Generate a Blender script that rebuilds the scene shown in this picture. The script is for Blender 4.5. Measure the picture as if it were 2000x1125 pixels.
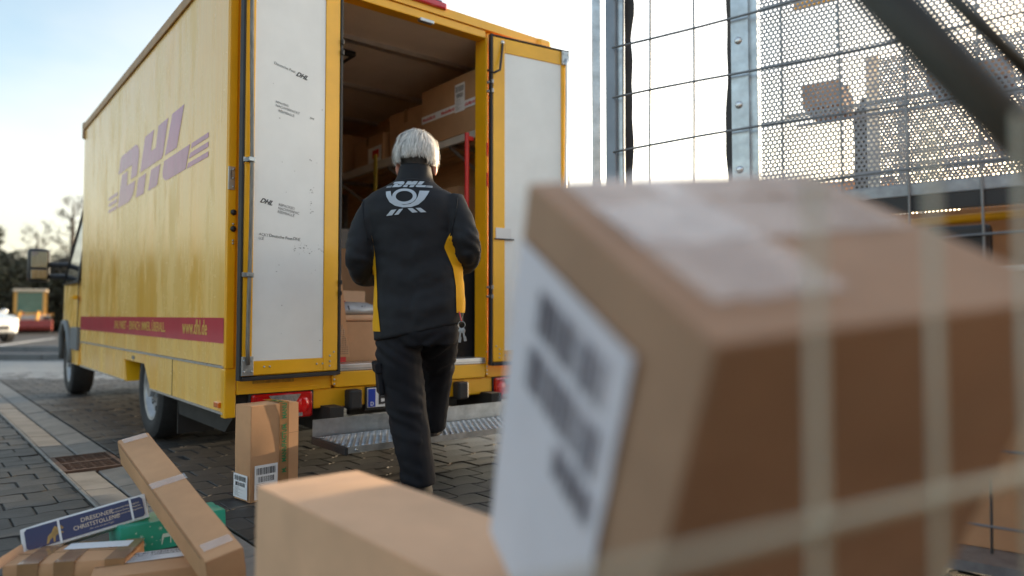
import bpy, bmesh, math, random
import numpy as np
from mathutils import Vector, Matrix, Euler, noise
from mathutils.bvhtree import BVHTree
R = math.radians
for o in list(bpy.data.objects): bpy.data.objects.remove(o)
scene = bpy.context.scene
COL = scene.collection
# ------------------------------------------------------------------ camera, sky, sun, exposure
CAM_H = 0.86
cd = bpy.data.cameras.new('camera'); cam = bpy.data.objects.new('camera', cd); COL.objects.link(cam)
cam.location = (0, 0, CAM_H); cam.rotation_euler = (R(90 + 2.166), 0, 0)
cd.sensor_width = 36; cd.lens = 24.98; cd.clip_start = 0.05; cd.clip_end = 3000
cd.dof.use_dof = True; cd.dof.focus_distance = 3.2; cd.dof.aperture_fstop = 1.12
scene.camera = cam
scene.cycles.max_bounces = 14; scene.cycles.diffuse_bounces = 9; scene.cycles.transparent_max_bounces = 12
SUN_AZ, SUN_EL = 47.0, 6.0          # azimuth clockwise from +Y, elevation
world = bpy.data.worlds.new('World'); scene.world = world; world.use_nodes = True
wn = world.node_tree; wn.nodes.clear()
def wnode(t, **k):
    n = wn.nodes.new(t)
    for a, b in k.items(): setattr(n, a, b)
    return n
sky = wnode('ShaderNodeTexSky', sky_type='NISHITA', sun_disc=False, sun_elevation=R(SUN_EL), sun_rotation=R(SUN_AZ), altitude=100, air_density=1.0, dust_density=2.2, ozone_density=1.3)
bg = wnode('ShaderNodeBackground'); bg.inputs['Strength'].default_value = 0.15
out = wnode('ShaderNodeOutputWorld')
# thin cloud veil: noise optical depth, thicker along the longer path near the horizon, glowing towards the sun
def wmath(op, a, b=None, c=None):
    n = wnode('ShaderNodeMath', operation=op)
    for i, v in enumerate((a, b, c)):
        if v is None: continue
        if isinstance(v, (int, float)): n.inputs[i].default_value = v
        else: wn.links.new(v, n.inputs[i])
    return n.outputs[0]
sdir = Vector((math.sin(R(SUN_AZ)) * math.cos(R(SUN_EL)), math.cos(R(SUN_AZ)) * math.cos(R(SUN_EL)), math.sin(R(SUN_EL))))
tc = wnode('ShaderNodeTexCoord'); sep = wnode('ShaderNodeSeparateXYZ'); wn.links.new(tc.outputs['Generated'], sep.inputs[0])
zc = wmath('MAXIMUM', sep.outputs['Z'], 0.0); path = wmath('DIVIDE', 1.0, wmath('ADD', zc, .07))
mp = wnode('ShaderNodeMapping'); mp.inputs['Scale'].default_value = (1.3, 1.3, 3.2); mp.inputs['Location'].default_value = (.35, .1, .0)
nz = wnode('ShaderNodeTexNoise'); nz.inputs['Scale'].default_value = 1.7; nz.inputs['Detail'].default_value = 5; nz.inputs['Roughness'].default_value = .5
wn.links.new(tc.outputs['Generated'], mp.inputs['Vector']); wn.links.new(mp.outputs[0], nz.inputs['Vector'])
mr = wnode('ShaderNodeMapRange'); mr.inputs['From Min'].default_value = .34; mr.inputs['From Max'].default_value = .70; mr.inputs['To Min'].default_value = .022; mr.inputs['To Max'].default_value = .26
wn.links.new(nz.outputs['Fac'], mr.inputs['Value'])
fac = wmath('SUBTRACT', 1.0, wmath('EXPONENT', wmath('MULTIPLY', wmath('MULTIPLY', mr.outputs[0], path), -1.0)))
vd = wnode('ShaderNodeVectorMath', operation='DOT_PRODUCT'); vd.inputs[1].default_value = sdir; wn.links.new(tc.outputs['Generated'], vd.inputs[0])
glow = wmath('POWER', wmath('MAXIMUM', vd.outputs['Value'], 0.0), 3.0)
cc = wnode('ShaderNodeMix', data_type='RGBA'); cc.inputs['A'].default_value = (2.2, 2.02, 1.76, 1); cc.inputs['B'].default_value = (14, 12.6, 10.6, 1); wn.links.new(glow, cc.inputs['Factor'])
mx = wnode('ShaderNodeMix', data_type='RGBA')
wn.links.new(fac, mx.inputs['Factor']); wn.links.new(sky.outputs['Color'], mx.inputs['A']); wn.links.new(cc.outputs['Result'], mx.inputs['B'])
wn.links.new(mx.outputs['Result'], bg.inputs['Color']); wn.links.new(bg.outputs[0], out.inputs['Surface'])
sd = bpy.data.lights.new('sun', 'SUN'); sd.energy = 3.2; sd.angle = R(0.7); sd.color = (1, .78, .52)
sun = bpy.data.objects.new('sun', sd); COL.objects.link(sun)
sdir = Vector((math.sin(R(SUN_AZ)) * math.cos(R(SUN_EL)), math.cos(R(SUN_AZ)) * math.cos(R(SUN_EL)), math.sin(R(SUN_EL))))
sun.rotation_euler = (-sdir).to_track_quat('-Z', 'Y').to_euler(); sun.location = (8, 6, 6)
scene.view_settings.view_transform = 'Standard'; scene.view_settings.look = 'None'
scene.view_settings.exposure = 1.95; scene.view_settings.gamma = 1; scene.view_settings.use_curve_mapping = False
# ------------------------------------------------------------------ helpers
_m = {}
def mat(name, col, rough=.5, metal=0., var=.12, vs=6., bump=0., bs=60., coat=0., cr=.1, stretch=None, rvar=.08, trans=0., island=0., spec=.5, emit=None, dark=None):
    """procedural material: base colour broken up by noise, roughness noise, optional fine bump."""
    if name in _m: return _m[name]
    m = bpy.data.materials.new(name); m.use_nodes = True; nt = m.node_tree; N = nt.nodes; Lk = nt.links.new
    b = N['Principled BSDF']; c = Vector(col[:3])
    t = N.new('ShaderNodeTexCoord'); mpg = N.new('ShaderNodeMapping'); Lk(t.outputs['Object'], mpg.inputs['Vector'])
    if stretch: mpg.inputs['Scale'].default_value = stretch
    n1 = N.new('ShaderNodeTexNoise'); n1.inputs['Scale'].default_value = vs; n1.inputs['Detail'].default_value = 6; n1.inputs['Roughness'].default_value = .6
    Lk(mpg.outputs[0], n1.inputs['Vector'])
    r = N.new('ShaderNodeValToRGB'); r.color_ramp.elements[0].position = .3; r.color_ramp.elements[1].position = .72
    lo = dark if dark else tuple(c * (1 - var)); r.color_ramp.elements[0].color = (*lo[:3], 1); r.color_ramp.elements[1].color = (*(min(1, x) for x in c * (1 + var * .6)), 1)
    Lk(n1.outputs['Fac'], r.inputs['Fac'])
    colout = r.outputs['Color']
    if island:
        g = N.new('ShaderNodeNewGeometry'); oi = N.new('ShaderNodeObjectInfo'); ad = N.new('ShaderNodeMath'); ad.operation = 'ADD'
        Lk(g.outputs['Random Per Island'], ad.inputs[0]); Lk(oi.outputs['Random'], ad.inputs[1])
        fr = N.new('ShaderNodeMath'); fr.operation = 'FRACT'; Lk(ad.outputs[0], fr.inputs[0])
        mr = N.new('ShaderNodeMapRange'); mr.inputs['To Min'].default_value = 1 - island; mr.inputs['To Max'].default_value = 1 + island; Lk(fr.outputs[0], mr.inputs['Value'])
        hs = N.new('ShaderNodeHueSaturation'); Lk(colout, hs.inputs['Color']); Lk(mr.outputs[0], hs.inputs['Value']); colout = hs.outputs['Color']
    Lk(colout, b.inputs['Base Color'])
    mrr = N.new('ShaderNodeMapRange'); mrr.inputs['To Min'].default_value = max(.02, rough - rvar); mrr.inputs['To Max'].default_value = min(1, rough + rvar)
    n2 = N.new('ShaderNodeTexNoise'); n2.inputs['Scale'].default_value = vs * 2.3; n2.inputs['Detail'].default_value = 4; Lk(mpg.outputs[0], n2.inputs['Vector'])
    Lk(n2.outputs['Fac'], mrr.inputs['Value']); Lk(mrr.outputs[0], b.inputs['Roughness'])
    b.inputs['Metallic'].default_value = metal; b.inputs['Coat Weight'].default_value = coat; b.inputs['Coat Roughness'].default_value = cr
    b.inputs['Transmission Weight'].default_value = trans; b.inputs['Specular IOR Level'].default_value = spec
    if emit: b.inputs['Emission Color'].default_value = (*emit[:3], 1); b.inputs['Emission Strength'].default_value = emit[3]
    if bump:
        n3 = N.new('ShaderNodeTexNoise'); n3.inputs['Scale'].default_value = bs; n3.inputs['Detail'].default_value = 5; Lk(mpg.outputs[0], n3.inputs['Vector'])
        bp = N.new('ShaderNodeBump'); bp.inputs['Strength'].default_value = bump; bp.inputs['Distance'].default_value = .01
        Lk(n3.outputs['Fac'], bp.inputs['Height']); Lk(bp.outputs[0], b.inputs['Normal'])
    _m[name] = m; return m

class MB:
    """collects shapes, builds them as one mesh object"""
    def __init__(s): s.v = []; s.f = []
    def add(s, vs, fs):
        k = len(s.v); s.v += [tuple(p) for p in vs]; s.f += [tuple(i + k for i in f) for f in fs]; return s
    def box(s, x0, x1, y0, y1, z0, z1, c=0.):
        if c <= 0:
            return s.add([(x0,y0,z0),(x1,y0,z0),(x1,y1,z0),(x0,y1,z0),(x0,y0,z1),(x1,y0,z1),(x1,y1,z1),(x0,y1,z1)],
                         [(3,2,1,0),(4,5,6,7),(0,1,5,4),(1,2,6,5),(2,3,7,6),(3,0,4,7)])
        bm = bmesh.new(); bmesh.ops.create_cube(bm, size=1)
        for v in bm.verts: v.co = Vector(((x0+x1)/2 + v.co.x*(x1-x0), (y0+y1)/2 + v.co.y*(y1-y0), (z0+z1)/2 + v.co.z*(z1-z0)))
        bmesh.ops.bevel(bm, geom=bm.edges[:], offset=c, segments=2, affect='EDGES', profile=.5)
        return s.bm(bm)
    def bm(s, bm):
        bm.verts.index_update(); s.add([v.co[:] for v in bm.verts], [[v.index for v in f.verts] for f in bm.faces]); bm.free(); return s
    def tube(s, pts, r, n=8, cap=True):
        P = [Vector(p) for p in pts]; rr = r if isinstance(r, (list, tuple)) else [r] * len(P)
        vs = []; fs = []; prev = None
        for i, p in enumerate(P):
            d = (P[min(i+1, len(P)-1)] - P[max(i-1, 0)]).normalized()
            if prev is None: a = d.orthogonal().normalized()
            else:
                a = (prev - d * prev.dot(d)); a = a.normalized() if a.length > 1e-6 else d.orthogonal().normalized()
            prev = a; b = d.cross(a)
            for k in range(n):
                t = 2 * math.pi * k / n; vs.append(p + (a * math.cos(t) + b * math.sin(t)) * rr[i])
        for i in range(len(P) - 1):
            for k in range(n):
                k2 = (k + 1) % n; fs.append((i*n+k, i*n+k2, (i+1)*n+k2, (i+1)*n+k))
        if cap: fs.append(tuple(range(n))[::-1]); fs.append(tuple(range((len(P)-1)*n, len(P)*n)))
        return s.add(vs, fs)
    def prism(s, poly, axis, a, b):
        """2-D polygon extruded along axis from a to b"""
        n = len(poly)
        def mk(p, h): return {'x': (h, p[0], p[1]), 'y': (p[0], h, p[1]), 'z': (p[0], p[1], h)}[axis]
        vs = [mk(p, a) for p in poly] + [mk(p, b) for p in poly]
        fs = [tuple(range(n))[::-1], tuple(range(n, 2*n))] + [(i, (i+1) % n, n + (i+1) % n, n + i) for i in range(n)]
        return s.add(vs, fs)
    def loft(s, rings, n=24, p=2.0):
        """rings: (cx, cy, z, rx, ry) super-ellipses stacked in z"""
        vs = []; fs = []
        for (cx, cy, z, rx, ry) in rings:
            for k in range(n):
                t = 2 * math.pi * k / n; c, q = math.cos(t), math.sin(t)
                vs.append((cx + rx * math.copysign(abs(c) ** (2/p), c), cy + ry * math.copysign(abs(q) ** (2/p), q), z))
        m = len(rings)
        for i in range(m - 1):
            for k in range(n):
                k2 = (k+1) % n; fs.append((i*n+k, i*n+k2, (i+1)*n+k2, (i+1)*n+k))
        fs.append(tuple(range(n))[::-1]); fs.append(tuple(range((m-1)*n, m*n)))
        return s.add(vs, fs)
    def ell(s, c, r, seg=16, ring=10):
        bm = bmesh.new(); bmesh.ops.create_uvsphere(bm, u_segments=seg, v_segments=ring, radius=1)
        for v in bm.verts: v.co = Vector((c[0]+v.co.x*r[0], c[1]+v.co.y*r[1], c[2]+v.co.z*r[2]))
        return s.bm(bm)
    def disc_x(s, y, z, r, x0, x1, n=28):
        return s.prism([(y + r*math.cos(2*math.pi*k/n), z + r*math.sin(2*math.pi*k/n)) for k in range(n)], 'x', x0, x1)
    def mesh(s, name):
        me = bpy.data.meshes.new(name); me.from_pydata(s.v, [], s.f); me.validate(); 
        bm = bmesh.new(); bm.from_mesh(me); bmesh.ops.recalc_face_normals(bm, faces=bm.faces); bm.to_mesh(me); bm.free(); return me
    def build(s, name, m, parent=None, loc=None, rot=None, mtx=None, smooth=False, angle=None):
        return link(name, s.mesh(name), m, parent, loc, rot, mtx, smooth)
def link(name, me, m=None, parent=None, loc=None, rot=None, mtx=None, smooth=False):
    o = bpy.data.objects.new(name, me); COL.objects.link(o)
    if m and me is not None and not me.materials: me.materials.append(m)
    if parent: o.parent = parent
    if mtx is not None: o.matrix_local = mtx
    if loc is not None: o.location = loc
    if rot is not None: o.rotation_euler = rot
    if smooth and me is not None:
        me.shade_smooth()
        if smooth is not True: me.set_sharp_from_angle(angle=R(smooth))
    return o
def tag(o, label=None, cat=None, group=None, kind=None):
    if label: o['label'] = label
    if cat: o['category'] = cat
    if group: o['group'] = group
    if kind: o['kind'] = kind
    return o
def thing(name, label, cat, loc=(0,0,0), rot=(0,0,0), group=None, mtx=None):
    o = bpy.data.objects.new(name, None); COL.objects.link(o); o.empty_display_size = .1
    o.location = loc; o.rotation_euler = rot
    if mtx is not None: o.matrix_world = mtx
    return tag(o, label, cat, group)
def frame(o, u, v):
    """matrix with origin o, x along u, z = normal of u and v, y close to v"""
    u = Vector(u).normalized(); w = u.cross(Vector(v)).normalized(); v2 = w.cross(u)
    m = Matrix.Identity(4)
    for i in range(3): m[i][0] = u[i]; m[i][1] = v2[i]; m[i][2] = w[i]; m[i][3] = o[i]
    return m
def text(name, body, size, m, parent, mtx, shear=0., off=0., align='LEFT', depth=.0006, sx=1.):
    cu = bpy.data.curves.new(name, 'FONT'); cu.body = body; cu.size = size; cu.shear = shear; cu.offset = off; cu.align_x = align; cu.extrude = depth; cu.resolution_u = 3
    t = bpy.data.objects.new(name, cu); COL.objects.link(t)
    dg = bpy.context.evaluated_depsgraph_get(); me = bpy.data.meshes.new_from_object(t.evaluated_get(dg))
    bpy.data.objects.remove(t); me.name = name; me.materials.clear()
    if sx != 1.:
        for v in me.vertices: v.co.x *= sx
    return link(name, me, m, parent, mtx=mtx)
def polys(name, plist, m, parent, to3, loc=None):
    """flat polygons (lists of 2-D points) mapped to 3-D by to3"""
    b = MB()
    for p in plist: b.add([to3(q) for q in p], [tuple(range(len(p)))])
    o = b.build(name, m, parent); return o
# ------------------------------------------------------------------ frames of the place
VA = R(39.25); CL = Vector((-1.459, 3.615, 0))
VAN_M = Matrix.Translation(CL) @ Matrix.Rotation(VA, 4, 'Z')
GR_M = Matrix.Translation(CL) @ Matrix.Rotation(VA + R(1.53), 4, 'Z')      # paving frame
# ------------------------------------------------------------------ materials
M_yel = mat('yellow_paint', (.90, .46, .006), .38, var=.14, vs=3, coat=.4, cr=.2, bump=.02, bs=30)
M_white_panel = mat('white_plastic_panel', (.80, .82, .82), .45, var=.05, vs=5)
M_rubber = mat('black_rubber', (.018, .018, .02), .6, var=.2)
M_black = mat('black_plastic', (.02, .021, .024), .45, var=.2)
M_galv = mat('galvanised_steel', (.52, .55, .57), .38, metal=.85, var=.28, vs=14, rvar=.15, bump=.05, bs=40)
M_galv_d = mat('dull_galvanised_steel', (.36, .38, .40), .5, metal=.7, var=.3, vs=20, rvar=.12)
M_alu = mat('aluminium', (.72, .73, .74), .35, metal=.9, var=.12, vs=10)
M_steel_w = mat('white_steel', (.72, .72, .72), .4, var=.06)
M_red = mat('red_steel', (.62, .03, .03), .4, var=.12)
M_dhlred = mat('logo_red', (.62, .008, .04), .45, var=.12, vs=3, coat=1., cr=.14)
M_dhlred_f = mat('weathered_sky_tinted_red', (.36, .02, .14), .5, var=.25, vs=2.2, coat=.7, cr=.16, stretch=(1, 3, .6))  # streaked logo red with the purple of the reflected sky mixed into its colour
M_ink = mat('black_ink', (.03, .03, .035), .7, var=.1)
M_greyink = mat('worn_grey_ink', (.20, .20, .21), .7, var=.4, vs=40)
M_paper = mat('white_paper', (.80, .81, .83), .6, var=.04)
M_wood = mat('brown_plywood', (.62, .40, .22), .55, var=.2, vs=4, stretch=(1, 1, 7))
M_ceil = mat('grey_ceiling_lining', (.80, .75, .69), .6, var=.06)
M_cab_grey = mat('grey_bumper_plastic', (.16, .17, .18), .55, var=.1)
M_glass = mat('dark_glass', (.02, .025, .03), .05, var=.05, coat=.5, rvar=.02)
M_mirror = mat('mirror_glass', (.24, .26, .28), .04, metal=1., var=.02, rvar=.02)
M_redlens = mat('red_lens', (.55, .006, .008), .12, var=.25, vs=20, coat=1., cr=.05, rvar=.05)
M_clearlens = mat('clear_lens', (.55, .56, .58), .12, var=.5, vs=60, metal=.5, coat=1., cr=.05, stretch=(6, 1, 1))
M_orange = mat('orange_lens', (.75, .16, .01), .2, var=.1, coat=.8)
M_tyre = mat('tyre_rubber', (.022, .022, .024), .75, var=.3, vs=20, bump=.1, bs=60)
M_rim = mat('steel_rim', (.42, .42, .43), .42, metal=.6, var=.3, vs=10)
M_chassis = mat('dirty_chassis', (.02, .02, .02), .7, var=.3)
def card_mat(name, col, var=.13):
    return mat(name, col, .68, var=var, vs=5, bump=.03, bs=120, stretch=(1, 1, 1), rvar=.06, spec=.3)
M_card = card_mat('cardboard', (.56, .315, .165)); M_card2 = card_mat('pale_cardboard', (.72, .45, .275)); M_card3 = card_mat('dark_cardboard', (.46, .265, .14))
M_card4 = card_mat('greyish_cardboard', (.46, .30, .195)); M_cardedge = card_mat('cut_cardboard_edge', (.30, .185, .10))
M_tape = mat('brown_tape', (.34, .19, .09), .18, var=.15, vs=14, coat=.5, bump=.06, bs=40)
M_cleartape = mat('crumpled_clear_tape', (.86, .87, .90), .14, var=.3, vs=16, coat=1., cr=.08, bump=.5, bs=14)
_m['crumpled_clear_tape'].node_tree.nodes['Principled BSDF'].inputs['Alpha'].default_value = .32

# side wall paint: glossy top coat, dulled by wash streaks running down the panel
def side_paint():
    m = bpy.data.materials.new('side_wall_paint'); m.use_nodes = True; nt = m.node_tree; N = nt.nodes; Lk = nt.links.new
    b = N['Principled BSDF']; t = N.new('ShaderNodeTexCoord')
    def nse(scale, st, det=5):
        a = N.new('ShaderNodeMapping'); a.inputs['Scale'].default_value = st; Lk(t.outputs['Object'], a.inputs['Vector'])
        n = N.new('ShaderNodeTexNoise'); n.inputs['Scale'].default_value = scale; n.inputs['Detail'].default_value = det; n.inputs['Roughness'].default_value = .6; Lk(a.outputs[0], n.inputs['Vector']); return n
    def ramp(src, p0, p1, c0, c1):
        r = N.new('ShaderNodeValToRGB'); r.color_ramp.elements[0].position = p0; r.color_ramp.elements[1].position = p1
        r.color_ramp.elements[0].color = (*c0, 1); r.color_ramp.elements[1].color = (*c1, 1); Lk(src, r.inputs['Fac']); return r
    streak = nse(3.6, (1, 1.3, .14), 7); blot = nse(1.5, (1, 1, .55), 9)
    mul = N.new('ShaderNodeMath'); mul.operation = 'MULTIPLY'; Lk(streak.outputs['Fac'], mul.inputs[0]); Lk(blot.outputs['Fac'], mul.inputs[1])
    dirt = ramp(mul.outputs[0], .16, .30, (0, 0, 0), (1, 1, 1))
    cm = N.new('ShaderNodeMix'); cm.data_type = 'RGBA'; cm.inputs['A'].default_value = (.93, .485, .04, 1); cm.inputs['B'].default_value = (.93, .57, .13, 1)
    Lk(dirt.outputs['Color'], cm.inputs['Factor']); Lk(cm.outputs['Result'], b.inputs['Base Color'])
    b.inputs['Roughness'].default_value = .5; b.inputs['Coat Weight'].default_value = .85; b.inputs['Specular IOR Level'].default_value = .25; b.inputs['Coat IOR'].default_value = 1.45
    rr = N.new('ShaderNodeMapRange'); rr.inputs['To Min'].default_value = .07; rr.inputs['To Max'].default_value = .27; Lk(dirt.outputs['Color'], rr.inputs['Value']); Lk(rr.outputs[0], b.inputs['Coat Roughness'])
    scr = nse(26, (1, .35, 1.6), 6); sc2 = ramp(scr.outputs['Fac'], .60, .74, (0, 0, 0), (1, 1, 1)); mrk = nse(5, (1, 1.4, .35), 8); mk2 = ramp(mrk.outputs['Fac'], .50, .60, (0, 0, 0), (.16, .16, .16))
    ad1 = N.new('ShaderNodeMath'); ad1.operation = 'MULTIPLY_ADD'; ad1.inputs[1].default_value = .10; Lk(sc2.outputs['Color'], ad1.inputs[0]); Lk(rr.outputs[0], ad1.inputs[2])
    ad2 = N.new('ShaderNodeMath'); ad2.operation = 'ADD'; Lk(ad1.outputs[0], ad2.inputs[0]); Lk(mk2.outputs['Color'], ad2.inputs[1]); Lk(ad2.outputs[0], b.inputs['Coat Roughness'])
    ripple = nse(9, (1, 2.2, .12), 3); bp = N.new('ShaderNodeBump'); bp.inputs['Strength'].default_value = .14; bp.inputs['Distance'].default_value = .02
    Lk(ripple.outputs['Fac'], bp.inputs['Height']); Lk(bp.outputs[0], b.inputs['Coat Normal'])
    return m
M_side = side_paint()
# ------------------------------------------------------------------ ground, paving, gutter
M_joint = mat('dark_joint_sand', (.022, .021, .019), .9, var=.3, vs=30)
M_asph = mat('asphalt', (.045, .046, .05), .75, var=.25, vs=3, bump=.1, bs=200)
M_paver = mat('grey_paver', (.056, .053, .050), .55, var=.45, vs=1.6, bump=.15, bs=90, rvar=.22, island=.28, spec=.32)
M_slab = mat('gutter_concrete', (.21, .20, .185), .6, var=.3, vs=5, bump=.1, bs=70, rvar=.15, island=.1)
gb = MB().add([(-1500, -1500, 0), (1500, -1500, 0), (1500, 1500, 0), (-1500, 1500, 0)], [(0, 1, 2, 3)])
tag(gb.build('ground', M_asph, loc=(0, 0, -.07)), 'dark asphalt ground reaching to the horizon', 'ground', kind='structure')
pav = MB().add([(-9, -7, -.028), (16, -7, -.028), (16, 9.4, -.028), (-9, 9.4, -.028)], [(0, 1, 2, 3)]).build('pavement', M_joint, mtx=GR_M)
tag(pav, 'block pavement of wavy grey pavers with dark joints', 'pavement', kind='structure')
for x0_, x1_ in ((-9, -.572), (-.222, 16)): MB().add([(x0_, -7, -.0052), (x1_, -7, -.0052), (x1_, 9.05, -.0052), (x0_, 9.05, -.0052)], [(0, 1, 2, 3)]).build('joint_sand', M_joint, pav)
PL, PH = .2, .157
def wave(x, a=.010):                       # antisymmetric S along one paver
    t = (x / PL) % 1.0
    return a * max(-1, min(1, 1.5*math.sin(2 * math.pi * t)))
XF = (0, .12, .26, .38, .5, .62, .74, .88, 1)
def paver_mesh(a=0., b=PL):
    """outline of one paver (cut to a..b where it meets the gutter): both long edges wavy, the row above nests"""
    xs = [a + .004] + [f*PL for f in XF if a + .012 < f*PL < b - .012] + [b - .004]
    o = [(x, wave(x) + .0025) for x in xs] + [(x, -wave(x) + PH - .0025) for x in xs][::-1]
    n = len(o); cx = (a+b)/2; cy = PH/2
    ins = [(x + (.0035 if x < cx else -.0035) * min(1, abs(x-cx)/(.3*(b-a))), y + (.0035 if y < cy else -.0035)) for x, y in o]
    vs = [(x, y, -.035) for x, y in o] + [(x, y, -.0018) for x, y in o] + [(x, y, 0) for x, y in ins]
    fs = [tuple(range(2*n, 3*n))]
    for i in range(n):
        j = (i+1) % n; fs += [(i, j, n+j, n+i), (n+i, n+j, 2*n+j, 2*n+i)]
    return vs, fs
random.seed(3)
inv = cam.matrix_world
def px(w):
    th = R(2.166); v = w - Vector((0, 0, CAM_H)); d = v.y*math.cos(th) + v.z*math.sin(th); u = -v.y*math.sin(th) + v.z*math.cos(th)
    return (1000 + 1388*v.x/d, 562.5 - 1388*u/d, d) if d > .2 else None
GL, GRR = -.571, -.224                     # gutter edges
spots = []
for row in range(-40, 58):
    for c in range(-44, 78):
        for side in (0, 1):
            x = c*PL + (PL/2 if row % 2 else 0) + (.02 if side == 0 else GRR); y = row*PH
            ca, cb = 0., PL
            if side == 0:
                if x >= GL - .03: continue
                cb = min(PL, GL - x)
            else:
                if x + PL <= GRR + .03: continue
                ca = max(0., GRR - x)
            if not (-8.6 < x < 14 and -6.2 < y < 9.0): continue
            w = GR_M @ Vector((x + PL/2, y + PH/2, 0)); p = px(w)
            if p is None or not (-260 < p[0] < 2260): continue
            hid = (p[0] > 960 and p[1] > 560) or (500 < p[0] and p[1] > 985) or p[1] > 1150 or not (-20 < p[0] < 1000)
            spots.append((hid, p[2], x, y, (round(ca, 3), round(cb, 3))))
spots.sort()
PM = {}
rest = MB()
for i, (hid, d, x, y, key) in enumerate(spots):
    if key not in PM:
        vf = paver_mesh(*key); me = bpy.data.meshes.new('paver'); me.from_pydata(vf[0], [], vf[1]); me.materials.append(M_paver); PM[key] = (me, vf)
    dz = random.uniform(-.003, .001); tx, ty = random.uniform(-.012, .012), random.uniform(-.012, .012)
    if i < 300:
        o = link('paver', PM[key][0], None, pav, loc=(x, y, dz), rot=(tx, ty, 0))
    else:
        M = Matrix.Translation((x, y, dz)) @ Euler((tx, ty, 0)).to_matrix().to_4x4()
        rest.add([M @ Vector(v) for v in PM[key][1][0]], PM[key][1][1])
me = bpy.data.meshes.new('paver_field'); me.from_pydata(rest.v, [], rest.f)
tag(link('paver_field', me, M_paver, pav), kind='stuff')
# gutter: two rows of dished concrete slabs, a dark groove between them
gut = MB().box(-.566, -.228, -7, 9.4, -.06, -.034).build('gutter', M_joint, mtx=GR_M)
tag(gut, 'two-row concrete gutter running beside the parked van', 'gutter', kind='structure')
def slab(x0, x1, ln, zl, zr):
    c = .004
    return MB().add([(x0,c,-.05),(x1,c,-.05),(x1,ln-c,-.05),(x0,ln-c,-.05),(x0,c,zl-.006),(x1,c,zr-.006),(x1,ln-c,zr-.006),(x0,ln-c,zl-.006),
                     (x0+.005,c+.005,zl),(x1-.005,c+.005,zr),(x1-.005,ln-c-.005,zr),(x0+.005,ln-c-.005,zl)],
                    [(0,1,5,4),(1,2,6,5),(2,3,7,6),(3,0,4,7),(4,5,9,8),(5,6,10,9),(6,7,11,10),(7,4,8,11),(8,9,10,11)]).mesh('gutter_slab')
SLN = .5
sl_l, sl_r = slab(-.543, -.402, SLN, -.004, -.009), slab(-.388, -.232, SLN, -.012, -.002); kerbm = slab(-.566, -.547, SLN, .004, .004)
for k in range(-9, 18):
    y = k*SLN + .37
    for me in (sl_l, sl_r):
        if k == 1: continue
        link('gutter_slab', me, M_slab, gut, loc=(0, y + random.uniform(-.004, .004), random.uniform(-.003, .002)))
    link('edging_strip', kerbm, M_slab, gut, loc=(0, y, 0))
# cast-iron grate set in the gutter
M_rust = mat('rusty_cast_iron', (.10, .055, .038), .7, var=.4, vs=18, bump=.1, bs=80)
gt = thing('drain_grate', 'rusty brown cast-iron drain grate set in the concrete gutter', 'drain grate', mtx=GR_M @ Matrix.Translation((-.395, .885, 0)))
b = MB().box(-.155, .155, -.012, .012, -.02, .004).box(-.155, .155, .466, .49, -.02, .004).box(-.155, -.133, .0121, .4659, -.02, .004).box(.133, .155, .0121, .4659, -.02, .004).box(-.1329, .1329, .225, .255, -.02, .003)
b.build('frame', M_rust, gt)
for half in (0, 1):
    for i in range(11):
        y0 = .022 + half*.24 + i*.0182
        for j in range(5):
            x0 = -.126 + j*.0515 + (i % 2)*.02
            MB().box(x0, x0+.034, y0, y0+.008, -.018, .002).build('bar', M_rust, gt)
MB().box(-.15, .15, 0, .48, -.05, -.03).build('pit', M_joint, gt)
for k, yy in ((0, .37), (1, .0)):
    pass
MB().box(-.545, -.40, .876-.012, .87, -.03, -.010).build('gutter_slab', M_slab, gut)
# ------------------------------------------------------------------ delivery van
van = thing('delivery_van', 'yellow box-body delivery van with both rear doors swung open', 'van', mtx=VAN_M)
def V(name, mb, m, parent=None, smooth=False, **k): return mb.build(name, m, parent or van, smooth=smooth, **k)
W, LEN, ZT, ZB = 2.2, 4.5, 2.80, .36
wall = V('side_wall', MB().box(0, .04, .012, LEN, .60, ZT - .06, .004), M_side); tag(wall, 'dirty glossy yellow left wall')
# lower skirt panels with the wheel opening
V('skirt_panel', MB().prism([(.014, .585), (.014, .365), (1.575, .365), (1.745, .515), (1.745, .585)], 'x', .002, .03), M_side)
V('skirt_panel', MB().prism([(1.752, .585), (1.752, .52), (2.44, .52), (2.44, .585)], 'x', .002, .03), M_side)
V('skirt_panel', MB().prism([(2.446, .585), (2.446, .515), (2.38, .365), (4.48, .365), (4.48, .585)], 'x', .002, .03), M_side)
V('arch_edge', MB().prism([(2.30, .36), (2.376, .36), (2.442, .514), (2.372, .514)], 'x', .0, .12), M_yel)
V('trim_line', MB().box(-.004, .02, .014, LEN-.01, .587, .598), M_alu)
V('trim_line', MB().box(-.003, .02, .014, 1.57, .352, .3635), M_alu); V('trim_line', MB().box(-.003, .02, 2.39, LEN-.03, .352, .3635), M_alu)
V('seam', MB().box(-.0005, .012, 1.0, 1.004, .366, .586), M_black)
V('vent_sticker', MB().box(-.002, .01, 2.05, 2.13, .535, .56), M_cab_grey)
V('side_marker_lamp', MB().box(-.012, .01, .05, .13, .383, .412, .004), M_orange)
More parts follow.
